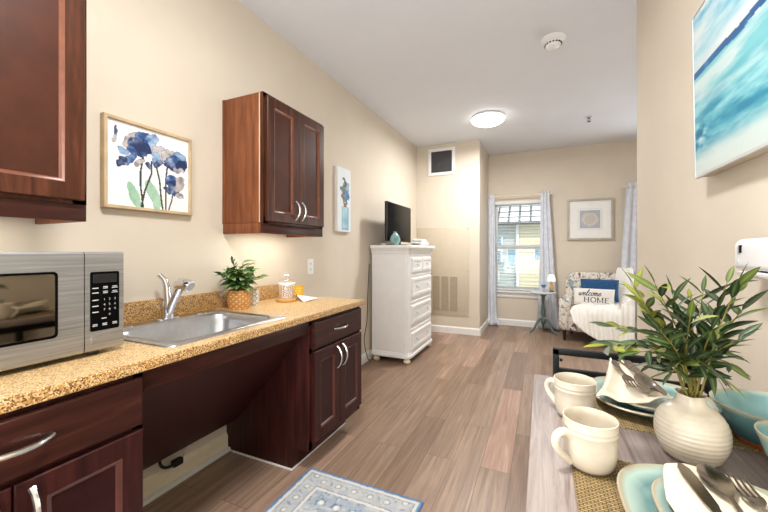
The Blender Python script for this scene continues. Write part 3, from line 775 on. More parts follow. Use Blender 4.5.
# glass cloche on a wooden base
qx, qy = -1.545, 1.865
t = thing('glass_cloche', 'clear glass cloche with white knob on a round wooden base', 'cloche', (qx, qy, .858))
MB().lathe([(.052, .8584), (.066, .861), (.066, .874), (.063, .877), (.002, .877)], (qx, qy, 0), 32).build('wooden_base', 'light_wood', t)
MB().lathe([(.055, .8775), (.056, .93), (.056, .972), (.052, .990), (.040, 1.003), (.014, 1.010)], (qx, qy, 0), 36, False, False).build('dome', 'clear_glass', t)
MB().lathe([(.0568, .972), (.0572, .977), (.0545, .982), (.0535, .977)], (qx, qy, 0), 32, False, False).build('dome_band', 'white_gloss', t)
MB().lathe([(.006, 1.010), (.007, 1.016), (.014, 1.020), (.019, 1.028), (.012, 1.036), (.002, 1.038)], (qx, qy, 0), 20).build('knob', 'white_gloss', t)
ta = thing('patterned_tin', 'round pale tin with brown scroll pattern inside the glass cloche', 'tin', (qx, qy, .877))
vn = VN(9)
def pat2(th, z, r):
    u = th / (2 * PI) * 4; v = (z - .88) / .042
    d = math.hypot((u % 1) - .5, (v % 1) - .5) * 2
    a = math.atan2((v % 1) - .5, (u % 1) - .5)
    return (150, 122, 108) if abs(math.sin(d * 6 + a)) > .78 else (228, 220, 212)
MB().lathe([(.042, .8774 + .084 * i / 26) for i in range(27)] + [(.036, .967), (.002, .967)], (qx, qy, 0), 70, colf=pat2).build('tin_wall', 'ceramic_pattern', ta, smooth=50)
# yellow cup
ux, uy = -1.625, 2.090
t = thing('yellow_cup', 'yellow patterned cup standing by the wall behind the folded napkin', 'cup', (ux, uy, .858))
def pat3(th, z, r):
    d = math.hypot((th / (2 * PI) * 12 + (int((z - .858) / .018) % 2) * .5) % 1 - .5, ((z - .858) / .018) % 1 - .5)
    return (240, 214, 120) if d < .28 else (222, 174, 36)
MB().lathe([(.034, .8584), (.038, .862)] + [(.039 + .006 * i / 20, .865 + .068 * i / 20) for i in range(21)] + [(.042, .933), (.036, .87), (.002, .866)], (ux, uy, 0), 60, colf=pat3).build('cup_wall', 'ceramic_pattern', t, smooth=50)
# folded napkin lying beside the cloche
rows = []
a0, a1, b0, b1 = onZ(293, 298, .858), onZ(304, 302.5, .858), onZ(306, 297, .858), onZ(318, 299, .858)
N = 14
for i in range(N + 1):
    row = []
    for j in range(N + 1):
        u, v = i / N, j / N
        p = a0.lerp(a1, u).lerp(b0.lerp(b1, u), v)
        z = .8605 + .028 * (1 - v) * max(0, 1 - abs(u - .35) * 2.2) + .004 * math.sin(6 * u + 4 * v) ** 2
        row.append((p.x, p.y, z))
    rows.append(row)
o = MB().grid(rows).build('folded_napkin', 'white_cloth', smooth=80)
md = o.modifiers.new('th', 'SOLIDIFY'); md.thickness = .002; md.offset = 1
tag(o, 'small white folded napkin lying on the counter beside the cloche', 'napkin')
# outlet
t = thing('wall_outlet', 'white double wall outlet above the end of the counter', 'outlet', (XW, 2.378, 1.06))
plate(2.340, 2.417, 1.0, 1.125, XW + .006, .0058, .006).build('cover_plate', 'white_plastic', t)
for z in (1.040, 1.085):
    s_ = plate(2.362, 2.395, z - .016, z + .016, XW + .008, .003, .006).build('socket', 'white_gloss', t)
    mb = MB()
    for y in (2.372, 2.385): mb.box((XW + .0075, y - .0012, z - .004), (XW + .0084, y + .0012, z + .006))
    mb.build('slot', 'dark_grille', s_, smooth=0)
# ================================================================== pictures
def painted(o0, eu, ev, W, Hh, nu, nv, fn, name, parent, mat='painted', smooth=80, world=True):
    o0, eu, ev = Vector(o0), Vector(eu), Vector(ev); P = []; K = []
    for i in range(nv + 1):
        r = []; k = []
        for j in range(nu + 1):
            u, v = j / nu, i / nv
            r.append(o0 + eu * (W * u) + ev * (Hh * v)); k.append(fn(u, v))
        P.append(r); K.append(k)
    return MB().grid(P, K).build(name, mat, parent, smooth=smooth, recalc=False, world=world)
def frame4(x, y0, y1, z0, z1, w, depth, name, mat, parent, ax=0, sgn=1, bev=.002):
    """picture frame against plane x (ax=0) or y (ax=1), sticking out sgn*depth"""
    return rframe(y0, y1, z0, z1, w, x, x + sgn * depth if ax == 0 else x + depth, ax, bev or .0005).build(name, mat, parent, smooth=25)
vnA, vnB, vnC = VN(1), VN(2), VN(3)
def blobs_paint(bg, stems, blobs, leaves):
    def fn(u, v):
        c = mixc(bg, (222, 222, 222), max(0, vnC.fbm(u * 9, v * 9, 2) - .6))
        n1 = vnA.fbm(u * 11, v * 11, 3) - .5; n2 = vnB.fbm(u * 11 + 7, v * 11, 3) - .5
        for (cx, cy, rx, ry, ang, col) in leaves:
            du, dv = u - cx + n1 * .03, v - cy + n2 * .03
            a = du * math.cos(ang) + dv * math.sin(ang); b = -du * math.sin(ang) + dv * math.cos(ang)
            if (a / rx) ** 2 + (b / ry) ** 2 < 1: c = mixc(col, (214, 228, 214), .25 + vnB.fbm(u * 20, v * 14, 3) * .5)
        for (pts, w, col) in stems:
            for (x0, y0), (x1, y1) in zip(pts[:-1], pts[1:]):
                L2 = (x1 - x0) ** 2 + (y1 - y0) ** 2; k = max(0, min(1, ((u - x0) * (x1 - x0) + (v - y0) * (y1 - y0)) / L2))
                if math.hypot(u - x0 - k * (x1 - x0), v - y0 - k * (y1 - y0)) < w: c = col
        for (cx, cy, rx, ry, ang, col) in blobs:
            du, dv = u - cx + n1 * .09, v - cy + n2 * .09
            a = du * math.cos(ang) + dv * math.sin(ang); b = -du * math.sin(ang) + dv * math.cos(ang)
            q = (a / rx) ** 2 + (b / ry) ** 2
            if q < 1:
                s_ = vnC.fbm(u * 16 + cx * 9, v * 16, 3)
                c = mixc(col, (225, 228, 234), max(0, (s_ - .42) * 1.5)); c = mixc(c, (24, 34, 62), max(0, .42 - s_) * 1.8)
                if q > .8: c = mixc(c, (30, 50, 90), .3)
        return c
    return fn
BL, NV, GY, LB = (48, 84, 142), (30, 50, 96), (176, 168, 168), (120, 156, 196)
GRN, STM = (104, 164, 130), (44, 54, 48)
fl1 = blobs_paint((240, 239, 238),
    [([(.40, .36), (.37, .55), (.37, .72), (.40, .98)], .011, STM), ([(.50, .40), (.50, .55), (.42, .78), (.38, .98)], .011, STM), ([(.56, .45), (.60, .62), (.62, .85), (.64, .98)], .011, STM), ([(.70, .42), (.68, .6), (.68, .8), (.68, .98)], .011, STM), ([(.78, .72), (.76, .85), (.72, .98)], .009, STM)],
    [(.30, .20, .10, .12, .4, GY), (.42, .17, .10, .12, -.3, BL), (.50, .19, .07, .13, .2, LB), (.36, .26, .12, .10, .2, NV), (.28, .33, .07, .05, .6, BL), (.18, .33, .05, .045, .2, LB), (.24, .42, .09, .05, -.8, BL), (.16, .46, .05, .06, .3, NV), (.36, .45, .08, .045, -.7, GY), (.09, .22, .03, .07, .2, GY), (.10, .12, .02, .04, 0, NV),
     (.60, .26, .10, .10, .3, GY), (.56, .36, .07, .09, -.2, LB), (.60, .40, .08, .05, -.3, NV), (.72, .27, .10, .10, .2, GY), (.86, .30, .10, .12, .4, LB), (.80, .34, .12, .09, -.2, BL), (.90, .36, .07, .09, .3, NV), (.74, .40, .06, .05, .3, NV), (.84, .43, .08, .035, .2, GY),
     (.76, .60, .08, .07, .6, BL), (.80, .68, .07, .09, .1, NV), (.86, .62, .05, .10, .3, GY), (.72, .72, .05, .04, .2, NV), (.87, .77, .05, .05, .4, GY), (.46, .47, .025, .05, -.2, NV)],
    [(.30, .85, .055, .16, -.35, GRN), (.52, .80, .065, .18, -.45, GRN), (.56, .92, .04, .10, -.2, GRN)])
t = thing('floral_picture', 'square oak-framed picture of blue flowers above the sink and microwave', 'picture', (XW, 1.085, 1.38))
frame4(XW + .002, .878, 1.292, 1.378, 1.782, .015, .030, 'frame', 'frame_oak', t)
MB().box((XW + .002, .890, 1.390), (XW + .019, 1.280, 1.770)).build('backing', 'canvas_edge', t)
painted((XW + .0195, .890, 1.770), (0, 1, 0), (0, 0, -1), .390, .380, 150, 150, fl1, 'print', t)
def bq(u, v):
    c = (226, 234, 240)
    if .30 < u < .82 and .60 < v < .97:
        c = mixc((120, 178, 200), (214, 232, 238), vnA.fbm(u * 3, v * 6, 3))
        if u < .36 or u > .76 or v > .945: c = mixc(c, (90, 140, 166), .5)
    if .44 < u < .68 and .54 < v < .61: c = (150, 112, 84)
    n1 = vnA.fbm(u * 7, v * 18, 3) - .5; n2 = vnB.fbm(u * 7, v * 18, 3) - .5
    for (cx, cy, r, col) in ((.45, .44, .14, (146, 120, 82)), (.62, .36, .16, (86, 122, 160)), (.40, .33, .13, (110, 124, 116)), (.72, .27, .12, (150, 176, 200)), (.58, .24, .09, (84, 96, 104)), (.50, .17, .07, (70, 80, 90)), (.78, .42, .10, (80, 120, 168)), (.6, .49, .12, (92, 120, 140))):
        if math.hypot(u - cx + n1 * .25, (v - cy) * 2.4 + n2 * .25) < r * 1.3: c = mixc(col, (236, 236, 236), max(0, vnC.fbm(u * 14, v * 30, 2) - .45))
    return c
t = thing('bouquet_picture', 'narrow pale canvas of a bouquet in a blue vase beside the wall cabinet', 'picture', (XW, 2.88, 1.37))
MB().box((XW + .001, 2.748, 1.371), (XW + .032, 2.992, 1.969), .002).build('canvas_body', 'mat_white', t)
painted((XW + .0325, 2.749, 1.968), (0, 1, 0), (0, 0, -1), .242, .596, 60, 130, bq, 'print', t)
def shell(u, v):
    x, y = (u - .5) * 2, (v - .5) * 2; r = math.hypot(x * .95, y * 1.05); a = math.atan2(y, x)
    n = vnA.fbm(u * 12, v * 12, 3)
    c = mixc((160, 168, 180), (182, 188, 196), n)
    if r < .80 + .05 * math.sin(5 * a): c = mixc((186, 184, 180), (214, 210, 202), vnB.fbm(u * 16, v * 16, 3))
    if r < .5: c = mixc((170, 166, 160), (206, 200, 190), abs(math.sin(r * 22 + a)))
    return c
y = YB - .001
t = thing('framed_print', 'silver framed square print with wide white mat above the armchair', 'picture', (.64, YB, 1.355))
px0, px1, pz0, pz1 = .347, .937, 1.352, 1.958
frame4(y, px0, px1, pz0, pz1, .028, -.032, 'frame', 'silver_frame', t, ax=1)
MB().box((px0 + .02, y - .012, pz0 + .02), (px1 - .02, y, pz1 - .02)).build('mat_board', 'mat_white', t)
frame4(y - .012, .487, .797, 1.500, 1.812, .004, -.003, 'inner_line', 'label_grey', t, ax=1, bev=0)
painted((.512, y - .0135, 1.787), (1, 0, 0), (0, 0, -1), .26, .262, 60, 60, shell, 'print', t)
# ocean canvas on the right wall
def ocean(u, v):
    return tuple(x * k for x, k in zip(ocean_raw(u, v), (.84, .90, .92)))
def ocean_raw(u, v):
    n = vnA.fbm(u * 4 + v * 2, v * 16 - u * 1.5, 4); m = vnB.fbm(u * 7, v * 22 + 3, 4); q = vnC.fbm(u * 18, v * 24, 3)
    hz = .375 + .012 * (vnC.at(u * 9, 2) - .5)
    if v < hz - .02:
        c = mixc((236, 232, 228), (138, 200, 220), max(0, (n - .36) * 3.0) * (1 - .5 * v / .37))
        c = mixc(c, (70, 164, 200), max(0, m - .50) * 3.2 * (1 - v / .42))
        if v > .2: c = mixc(c, (240, 232, 226), (v - .2) / .22)
        return c
    if v < hz + .022 + .02 * (m - .5):
        return mixc(mixc((24, 72, 128), (40, 120, 178), m), (214, 220, 226), max(0, q - .62) * 2)
    k = (v - hz) / (1 - hz)
    c = mixc((232, 232, 226), (130, 200, 204), max(0, min(1, (n - .42) * 3.2)))
    sea = mixc((30, 138, 166), (166, 218, 220), max(0, min(1, (m - .28) * 2.2)))
    w = math.exp(-((k - .56) / .24) ** 2); c = mixc(c, sea, min(1, w * 1.15))
    c = mixc(c, (20, 112, 152), max(0, .45 - n) * 3 * w)
    if k > .74: c = mixc(c, (236, 230, 220), min(1, (k - .74) / .12) * (.55 + .6 * n))
    d = math.hypot((u - .05) * 2.2, (k - .62))
    if d < .2: c = mixc(c, (16, 100, 140) if q < .5 else (232, 240, 242), min(1, abs(q - .5) * 7) * (1 - d / .2))
    return c
W_, H_, D_ = .90, .551, .046
t = thing('seascape_picture', 'large turquoise seascape canvas high on the right wall', 'painting', (XR, 1.553 - W_ / 2, 1.444))
t.rotation_euler = (0, -math.radians(.9), 0)
MB().box((-D_, -W_ / 2, 0), (-.004, W_ / 2, H_), .002).build('canvas_body', 'canvas_edge', t, world=False)
mb = rframe(-W_ / 2 - .004, W_ / 2 + .004, -.004, H_ + .004, .005, -D_ + .005, -D_ - .003, 0, .001)
mb.build('edge_trim', 'label_grey', t, world=False)
painted((-D_ - .001, W_ / 2, H_ - .004), (0, -1, 0), (0, 0, -1), W_, H_ - .008, 230, 170, ocean, 'print', t, world=False)
# wall dispenser
t = thing('wall_dispenser', 'white plastic dispenser with a small dark window on the right wall', 'dispenser', (XR, 1.1, 1.14))
fxd = XR - .072
pr_ = [(XR - .001, 1.142), (fxd + .014, 1.142), (fxd + .004, 1.146), (fxd + .001, 1.154), (fxd, 1.196)] + [(fxd + .022 - .022 * math.cos(a), 1.198 + .024 * math.sin(a)) for a in (PI / 2 * i / 7 for i in range(1, 8))] + [(XR - .001, 1.222)]
MB().prism(pr_, 1, .99, 1.222, .003).build('housing', 'white_plastic', t)
MB().prism([(XR - .001, 1.122), (fxd + .014, 1.122), (fxd + .005, 1.127), (fxd + .002, 1.138), (XR - .001, 1.140)], 1, .995, 1.218, .002).build('lower_tray', 'white_plastic', t)
MB().box((fxd - .0007, 1.190, 1.181), (fxd + .003, 1.206, 1.203), .0008).build('bezel', 'label_grey', t)
MB().box((fxd - .0013, 1.184, 1.185), (fxd + .003, 1.197, 1.205), .0008).build('sensor_window', 'black_screen', t)
MB().box((fxd - .0005, 1.200, 1.158), (fxd + .003, 1.206, 1.168), .0006).build('indicator', 'label_grey', t)
for yy in (1.12, 1.15): MB().box((fxd + .001, yy, 1.131), (fxd + .004, yy + .009, 1.141), .0008).build('latch', 'label_grey', t)

# ================================================================== rug
vnR, vnS = VN(21), VN(22)
RW, RL = .64, .98
def rug(u, v):
    x, y = u * RW, v * RL
    x += .003 * (vnR.at(x * 60, y * 60) - .5); y += .003 * (vnS.at(x * 60, y * 60) - .5)
    d = min(x, RW - x, y, RL - y); n = vnR.fbm(x * 40, y * 40, 3); m = vnS.fbm(x * 14, y * 14, 3)
    CR, GB, DB, MBl = (216, 210, 198), (164, 168, 174), (108, 128, 150), (140, 156, 174)
    if d < .008: return (72, 124, 178)
    if d < .014: return mixc((96, 130, 168), GB, n)
    if d < .030: return mixc(CR, (190, 196, 200), n * .6)
    if d < .034: return mixc(DB, GB, n)
    if d < .112:
        # border with rosettes
        if x < .112 or x > RW - .112: s_ = y; c_ = min(x, RW - x) - .073
        else: s_ = x; c_ = min(y, RL - y) - .073
        q = ((s_ / .088) % 1 - .5) * .088; r = math.hypot(q, c_); a = math.atan2(c_, q)
        col = mixc(GB, (182, 184, 188), m)
        if r < .030 + .005 * math.sin(8 * a): col = mixc(CR, DB, .15 + .3 * n)
        if r < .020: col = mixc(MBl, GB, n)
        if r < .011: col = CR
        q2 = (((s_ / .088) + .5) % 1 - .5) * .088; r2 = math.hypot(q2 * 1.2, c_ - .020 * math.sin(s_ * 70))
        if r2 < .010: col = mixc(DB, GB, n)
        return mixc(col, (204, 202, 196), max(0, n - .42) * 1.6)
    if d < .117: return mixc(DB, GB, n)
    if d < .132: return mixc(CR, (196, 200, 204), n * .5)
    col = mixc((136, 152, 170), (184, 188, 192), m * 1.3 - .15)
    gx, gy = ((x - .16) / .085), ((y - .16) / .085)
    fx_, fy_ = gx % 1 - .5, gy % 1 - .5; r = math.hypot(fx_, fy_); a = math.atan2(fy_, fx_); h_ = (int(gx) * 7 + int(gy) * 13) % 5
    R_ = .40 if h_ % 2 else .30
    if r < R_ + .05 * math.sin(6 * a + h_): col = mixc((224, 212, 192) if h_ % 2 else (94, 118, 146), col, .2 + .6 * n)
    if r < .2: col = mixc((112, 140, 170) if h_ % 2 else (222, 216, 204), col, .3 * n)
    if r < .09: col = (206, 176, 140) if h_ == 1 else (232, 228, 218)
    w = vnS.fbm(x * 26 + 4, y * 26, 2)
    if abs(w - .5) < .018: col = mixc(col, (70, 100, 136), .6)
    return mixc(col, (206, 204, 198), max(0, n - .42) * 1.6)
t = thing('rug', 'faded blue and cream patterned rug on the floor before the sink', 'rug', (-.835, 1.1, 0))
def rp(u, v):
    return (-1.150 + RW * u, 1.588 - RL * v, .007)
painted((-1.150, 1.588, .0085), (1, 0, 0), (0, -1, 0), RW, RL, 230, 350, rug, 'pile', t, 'rug_pile')
MB().box((-1.151, 1.587 - RL, .0005), (-1.149 + RW, 1.589, .0082), .002).build('binding', 'navy_rug', t)

# ================================================================== white chest and things on it
t = thing('chest_of_drawers', 'tall white chest of drawers with bun feet against the left wall', 'chest of drawers', (-1.47, 3.86, 0))
cx0, cx1, cy0, cy1 = -1.69, -1.262, 3.445, 4.275
def chamf(x0, x1, y0, y1, c, z): return [Vector(p) for p in ((x0, y0, z), (x1 - c, y0, z), (x1 - c * .3, y0 + c * .3, z), (x1, y0 + c, z), (x1, y1 - c, z), (x1 - c * .3, y1 - c * .3, z), (x1 - c, y1, z), (x0, y1, z))]
def lay(e, z, c=.045): return chamf(cx0, cx1 + e, cy0 - e, cy1 + e, c, z)
MB().rings([lay(0, .10), lay(0, 1.180)]).build('carcass', 'white_gloss', t, smooth=20)
MB().rings([lay(.004, .062), lay(.014, .066), lay(.014, .088), lay(.006, .098), lay(.004, .112), lay(0, .118)]).build('base_molding', 'white_gloss', t, smooth=20)
MB().rings([lay(.004, 1.158), lay(.010, 1.168), lay(.013, 1.186), lay(.027, 1.208), lay(.032, 1.218)]).build('cornice', 'white_gloss', t, smooth=20)
MB().rings([lay(.036, 1.218), lay(.042, 1.224), lay(.042, 1.246), lay(.037, 1.253)]).build('top', 'white_gloss', t, smooth=20)
fp = [(.020, 0), (.030, .006), (.038, .022), (.037, .034), (.028, .044), (.024, .050), (.034, .056), (.034, .066)]
for (x, y) in ((cx1 - .035, cy0 + .035), (cx1 - .035, cy1 - .035), (cx0 + .04, cy0 + .035), (cx0 + .04, cy1 - .035)):
    MB().lathe(fp, (x, y, 0), 20).build('bun_foot', 'ivory', t)
def knob(mb, y, z, x): mb.lathe([(.007, 0), (.006, .008), (.013, .014), (.015, .020), (.011, .026), (.002, .028)], (x, y, z), 14, M4=Matrix.Rotation(PI / 2, 4, 'Y'))
rows = [(.905, 1.150, 0)] if False else None
for (z0, z1, split) in ((.965, 1.112, 1), (.700, .895, 0), (.420, .605, 0), (.140, .315, 0)):
    # proud rail lines between the rows
    spans = ((cy0 + .075, (cy0 + cy1) / 2 - .01), ((cy0 + cy1) / 2 + .01, cy1 - .075)) if split else ((cy0 + .075, cy1 - .075),)
    for (a, b) in spans:
        f_, p_ = panel_door(a, b, z0, z1, cx1 + .016, .016, .028, .010, .007)
        d = f_.build('drawer', 'white_gloss', t); p_.build('drawer_panel', 'white_gloss', d); panel_door.edge.build('panel_molding', 'white_gloss', d)
        ks = ((a + b) / 2,) if split else (a + (b - a) * .22, a + (b - a) * .78)
        for yk in ks:
            mb = MB(); mb.lathe([(.016, 0), (.016, .003), (.004, .005)], (cx1 + .009, yk, (z0 + z1) / 2 + .01), 12, M4=Matrix.Rotation(PI / 2, 4, 'Y'))
            mb.tube(spline([(cx1 + .012, yk - .022, (z0 + z1) / 2 + .012), (cx1 + .028, yk - .018, (z0 + z1) / 2 - .004), (cx1 + .032, yk, (z0 + z1) / 2 - .014), (cx1 + .028, yk + .018, (z0 + z1) / 2 - .004), (cx1 + .012, yk + .022, (z0 + z1) / 2 + .012)], 4), .0035, 6)
            mb.build('drawer_pull', 'label_grey', d)
mb = MB()
for z in (.118, .355, .645, .925, 1.148): mb.box((cx1 - .002, cy0 + .05, z - .006), (cx1 + .006, cy1 - .05, z + .006), .002)
mb.build('rail_molding', 'white_gloss', t)
TZ = 1.253
# television
t = thing('television', 'black flat screen television standing on the white chest', 'television', (-1.49, 3.80, TZ))
tx = -1.50
MB().box((tx - .032, 3.425, 1.296), (tx, 4.165, 1.725), .006).build('cabinet', 'black_plastic', t)
MB().box((tx - .002, 3.433, 1.306), (tx + .0015, 4.157, 1.718), .0008).build('screen', 'black_screen', t)
mb = MB(); mb.tube([(tx - .012, 3.795, 1.262), (tx - .015, 3.795, 1.31)], .022, 12); mb.box((tx - .11, 3.62, TZ + .0005), (tx + .08, 3.97, TZ + .012), .005)
mb.build('stand', 'black_plastic', t)
# teal vase
vx, vy = -1.43, 3.475
t = tag(MB().lathe([(.03, TZ), (.040, TZ + .006), (.054, TZ + .04), (.056, TZ + .062), (.046, TZ + .095), (.026, TZ + .120), (.016, TZ + .136), (.021, TZ + .144), (.016, TZ + .142), (.012, TZ + .12)], (vx, vy, 0), 36, colf=lambda a, z, r: mixc((90, 142, 142), (164, 190, 184), vnA.fbm(a * 2, z * 22, 3) * 1.5 - .3)).build('vase', 'glazed', smooth=70), 'small teal mottled vase in front of the television', 'vase')
# small dark remote, folded towel, jar, cables
t = thing('remote_control', 'dark remote control lying on the white chest below the screen', 'remote', (-1.33, 3.86, TZ))
MB().box((-1.352, 3.78, TZ + .0004), (-1.312, 3.95, TZ + .020), .006).build('case', 'black_plastic', t)
mb = MB()
for i in range(5):
    for j in range(3): mb.box((-1.345 + j * .010, 3.80 + i * .02, TZ + .0195), (-1.339 + j * .010, 3.808 + i * .02, TZ + .0215), .0008)
mb.build('button', 'label_grey', t)
t = thing('folded_towel', 'fluffy white folded towel on the far end of the chest', 'towel', (-1.37, 4.12, TZ))
def towel_layer(z0, z1, sx, sy, name, k):
    P = []
    prof = [(0.80, z0 + .001), (.97, z0 + (z1 - z0) * .2), (1, (z0 + z1) / 2), (.97, z0 + (z1 - z0) * .8), (.82, z1 - .002), (.4, z1)]
    R = []
    for (s_, z) in prof:
        R.append([p + Vector((.004 * math.sin(7 * i * .4 + k), .005 * math.sin(5 * i * .3 + k * 2), .003 * math.sin(i * .9 + k))) for i, p in enumerate(rect_ring(-1.37 - sx * s_, -1.37 + sx * s_, 4.115 - sy * s_, 4.115 + sy * s_, z, .03))])
    return MB().rings(R).build(name, 'white_cloth', t, smooth=80)
towel_layer(TZ + .003, TZ + .048, .085, .120, 'lower_fold', 1); towel_layer(TZ + .044, TZ + .082, .065, .095, 'upper_fold', 3)
t = thing('tealight_dish', 'small round white dish on the chest beside the teal vase', 'dish', (-1.62, 3.60, TZ))
MB().lathe([(.02, TZ + .0003), (.032, TZ + .008), (.036, TZ + .022), (.033, TZ + .022), (.026, TZ + .008), (.002, TZ + .006)], (-1.62, 3.60, 0), 24).build('bowl_wall', 'white_gloss', t)
MB().lathe([(.014, TZ + .007), (.014, TZ + .018), (.002, TZ + .018)], (-1.62, 3.60, 0), 16).build('candle', 'ivory', t)
tag(MB().tube(spline([(-1.70, 3.40, 1.05), (-1.712, 3.39, .75), (-1.712, 3.37, .45), (-1.71, 3.30, .25), (-1.70, 3.36, .05), (-1.70, 3.41, .012), (-1.705, 3.43, .008)], 8), .004, 7).build('electric_cable', 'cable_black'), 'thin black cord hanging down the wall beside the white chest', 'cord')

# ================================================================== side table and its things
sx_, sy_ = .015, 5.60
t = thing('side_table', 'sage green pedestal table with pale round top before the window', 'side table', (sx_, sy_, 0))
MB().lathe([(.15, .574), (.168, .578), (.176, .586), (.176, .594), (.170, .600), (.002, .601)], (sx_, sy_, 0), 44).build('table_top', 'pale_top', t)
MB().lathe([(.02, .14), (.030, .15), (.034, .19), (.024, .215), (.020, .24), (.030, .275), (.033, .31), (.026, .36), (.019, .43), (.018, .47), (.027, .49), (.020, .505), (.030, .54), (.06, .565), (.062, .574)], (sx_, sy_, 0), 24).build('column', 'sage_green', t)
for a in (math.radians(-150), math.radians(-30), math.radians(90)):
    d_ = Vector((math.cos(a), math.sin(a), 0))
    pts = spline([Vector((sx_, sy_, .215)) + d_ * .015, Vector((sx_, sy_, .20)) + d_ * .06, Vector((sx_, sy_, .13)) + d_ * .105, Vector((sx_, sy_, .055)) + d_ * .150, Vector((sx_, sy_, .016)) + d_ * .205], 6)
    MB().tube(pts, [.021 - .008 * i / (len(pts) - 1) for i in range(len(pts))], 10).build('leg', 'sage_green', t)
lx, ly = .125, 5.63
t = thing('table_lamp', 'tiny amber based lamp with a white shade on the green side table', 'lamp', (lx, ly, .601))
MB().lathe([(.032, .6012), (.036, .606), (.034, .614), (.012, .62)], (lx, ly, 0), 20).build('base', 'sage_green', t)
MB().lathe([(.015, .619), (.030, .635), (.032, .665), (.024, .695), (.016, .715), (.012, .74), (.010, .79)], (lx, ly, 0), 24).build('body', 'amber', t)
MB().lathe([(.058, .755), (.055, .785), (.044, .825), (.026, .85), (.010, .858)], (lx, ly, 0), 32, False, True).build('lamp_shade', 'shade_glow', t)
MB().lathe([(.004, .856), (.007, .864), (.003, .874)], (lx, ly, 0), 12).build('finial', 'amber', t)
bx_, by_ = .02, 5.56
t = thing('glass_candle_holder', 'clear stemmed glass holder with blue filling on the green side table', 'candle holder', (bx_, by_, .601))
MB().lathe([(.032, .6012), (.030, .606), (.007, .612), (.006, .652), (.016, .66)], (bx_, by_, 0), 24).build('stem', 'clear_glass', t)
MB().lathe([(.016, .66), (.034, .68), (.038, .715), (.034, .755), (.036, .76)], (bx_, by_, 0), 28, True, False).build('cup', 'clear_glass', t)
MB().lathe([(.015, .663), (.031, .681), (.034, .705), (.001, .706)], (bx_, by_, 0), 24).build('filling', 'blue_glaze', t)
t = thing('window_tray', 'small pale tray with a rim standing on the window sill', 'tray', (-.36, YB - .012, W1[2]))
MB().lathe([(.075, W1[2] + .0005), (.082, W1[2] + .010), (.078, W1[2] + .010), (.070, W1[2] + .004), (.002, W1[2] + .004)], (-.36, YB - .012, 0), 28, sy=.42).build('rim', 'pale_top', t)
MB().lathe([(.018, W1[2] + .0045), (.022, W1[2] + .014), (.002, W1[2] + .018)], (-.345, YB - .012, 0), 16, sy=.8).build('pebble', 'label_grey', t)

# ================================================================== armchair
AX, AY, AR = .665, 5.47, -.20
t = thing('armchair', 'floral upholstered armchair with dark legs in the corner below the framed print', 'armchair', (AX, AY, 0), AR)
def rb(lo, hi, r, name, mat='floral', parent=t, seg=4): return MB().box(lo, hi, r, seg).build(name, mat, parent, world=False, smooth=60)
rb((-.385, -.31, .135), (.385, .30, .335), .03, 'seat_base')
rb((-.275, -.345, .31), (.275, .20, .442), .055, 'seat_cushion')
for s_ in (-1, 1):
    x0, x1 = sorted((s_ * .415, s_ * .268))
    rb((x0, -.33, .14), (x1, .24, .575), .06, 'armrest')
out = []
for (cx_, cz_, a0, a1) in ((.27, .72, 0, PI / 2), (-.27, .72, PI / 2, PI)):
    for i in range(9): a = a0 + (a1 - a0) * i / 8; out.append((cx_ + .145 * math.cos(a), cz_ + .165 * math.sin(a) + .02 * 0))
out += [(-.415, .30), (-.38, .15), (.38, .15), (.415, .30)]
mb = MB(); mb.prism(out, 1, -.085, .085, .035)
bmesh.ops.transform(mb.bm, matrix=Matrix.Translation((0, .265, 0)) @ Matrix.Translation((0, 0, .3)) @ Matrix.Rotation(-math.radians(7), 4, 'X') @ Matrix.Translation((0, 0, -.3)), verts=mb.bm.verts)
mb.build('backrest', 'floral', t, world=False, smooth=50)
for (x, y) in ((-.345, -.275), (.345, -.275), (-.33, .25), (.33, .25)):
    MB().lathe([(.014, 0), (.016, .004), (.023, .13), (.026, .15)], (x, y, 0), 14).build('leg', 'dark_wood_leg', t, world=False)
# pillows
def pil(w, h_, th, n=30):
    def pt(u, v, s_):
        e = (max(0, 1 - u ** 4) * max(0, 1 - v ** 4)) ** .55
        return Vector((w / 2 * u * (1 - .05 * (1 - v * v) * 0 - .05 * v * v * u * u * 0) * (1 - .04 * (1 - abs(v)) * (abs(u) > .9)), s_ * th / 2 * e, h_ / 2 * v * (1 - .05 * (1 - u * u) * 0)))
    mb = MB()
    for s_ in (-1, 1): mb.grid([[pt(-1 + 2 * i / n, -1 + 2 * j / n, s_) for i in range(n + 1)] for j in range(n + 1)])
    bmesh.ops.remove_doubles(mb.bm, verts=mb.bm.verts, dist=1e-5)
    return mb, pt
def place(o, lx_, ly_, lz_, tilt, rz=0):
    o.matrix_basis = Matrix.Translation((AX, AY, 0)) @ Matrix.Rotation(AR, 4, 'Z') @ Matrix.Translation((lx_, ly_, lz_)) @ Matrix.Rotation(rz, 4, 'Z') @ Matrix.Rotation(tilt, 4, 'X')
mb, _ = pil(.45, .29, .11)
o = tag(mb.build('throw_pillow', 'navy_cloth', smooth=80), 'plain navy blue pillow leaning on the back of the floral armchair', 'pillow', 'pillows on the armchair')
place(o, .025, .085, .660, -.16, -.02)
mb, pt = pil(.48, .235, .10)
wp = mb.build('throw_pillow', 'pillow_cloth', smooth=80); tag(wp, 'cream pillow lettered welcome HOME at the front of the armchair', 'pillow', 'pillows on the armchair')
place(wp, -.03, -.055, .572, -.28, .02)
def on_p(x, z): 
    u, v = x / .24, z / .1175
    p = pt(u, v, -1); p.y -= .0015; return p
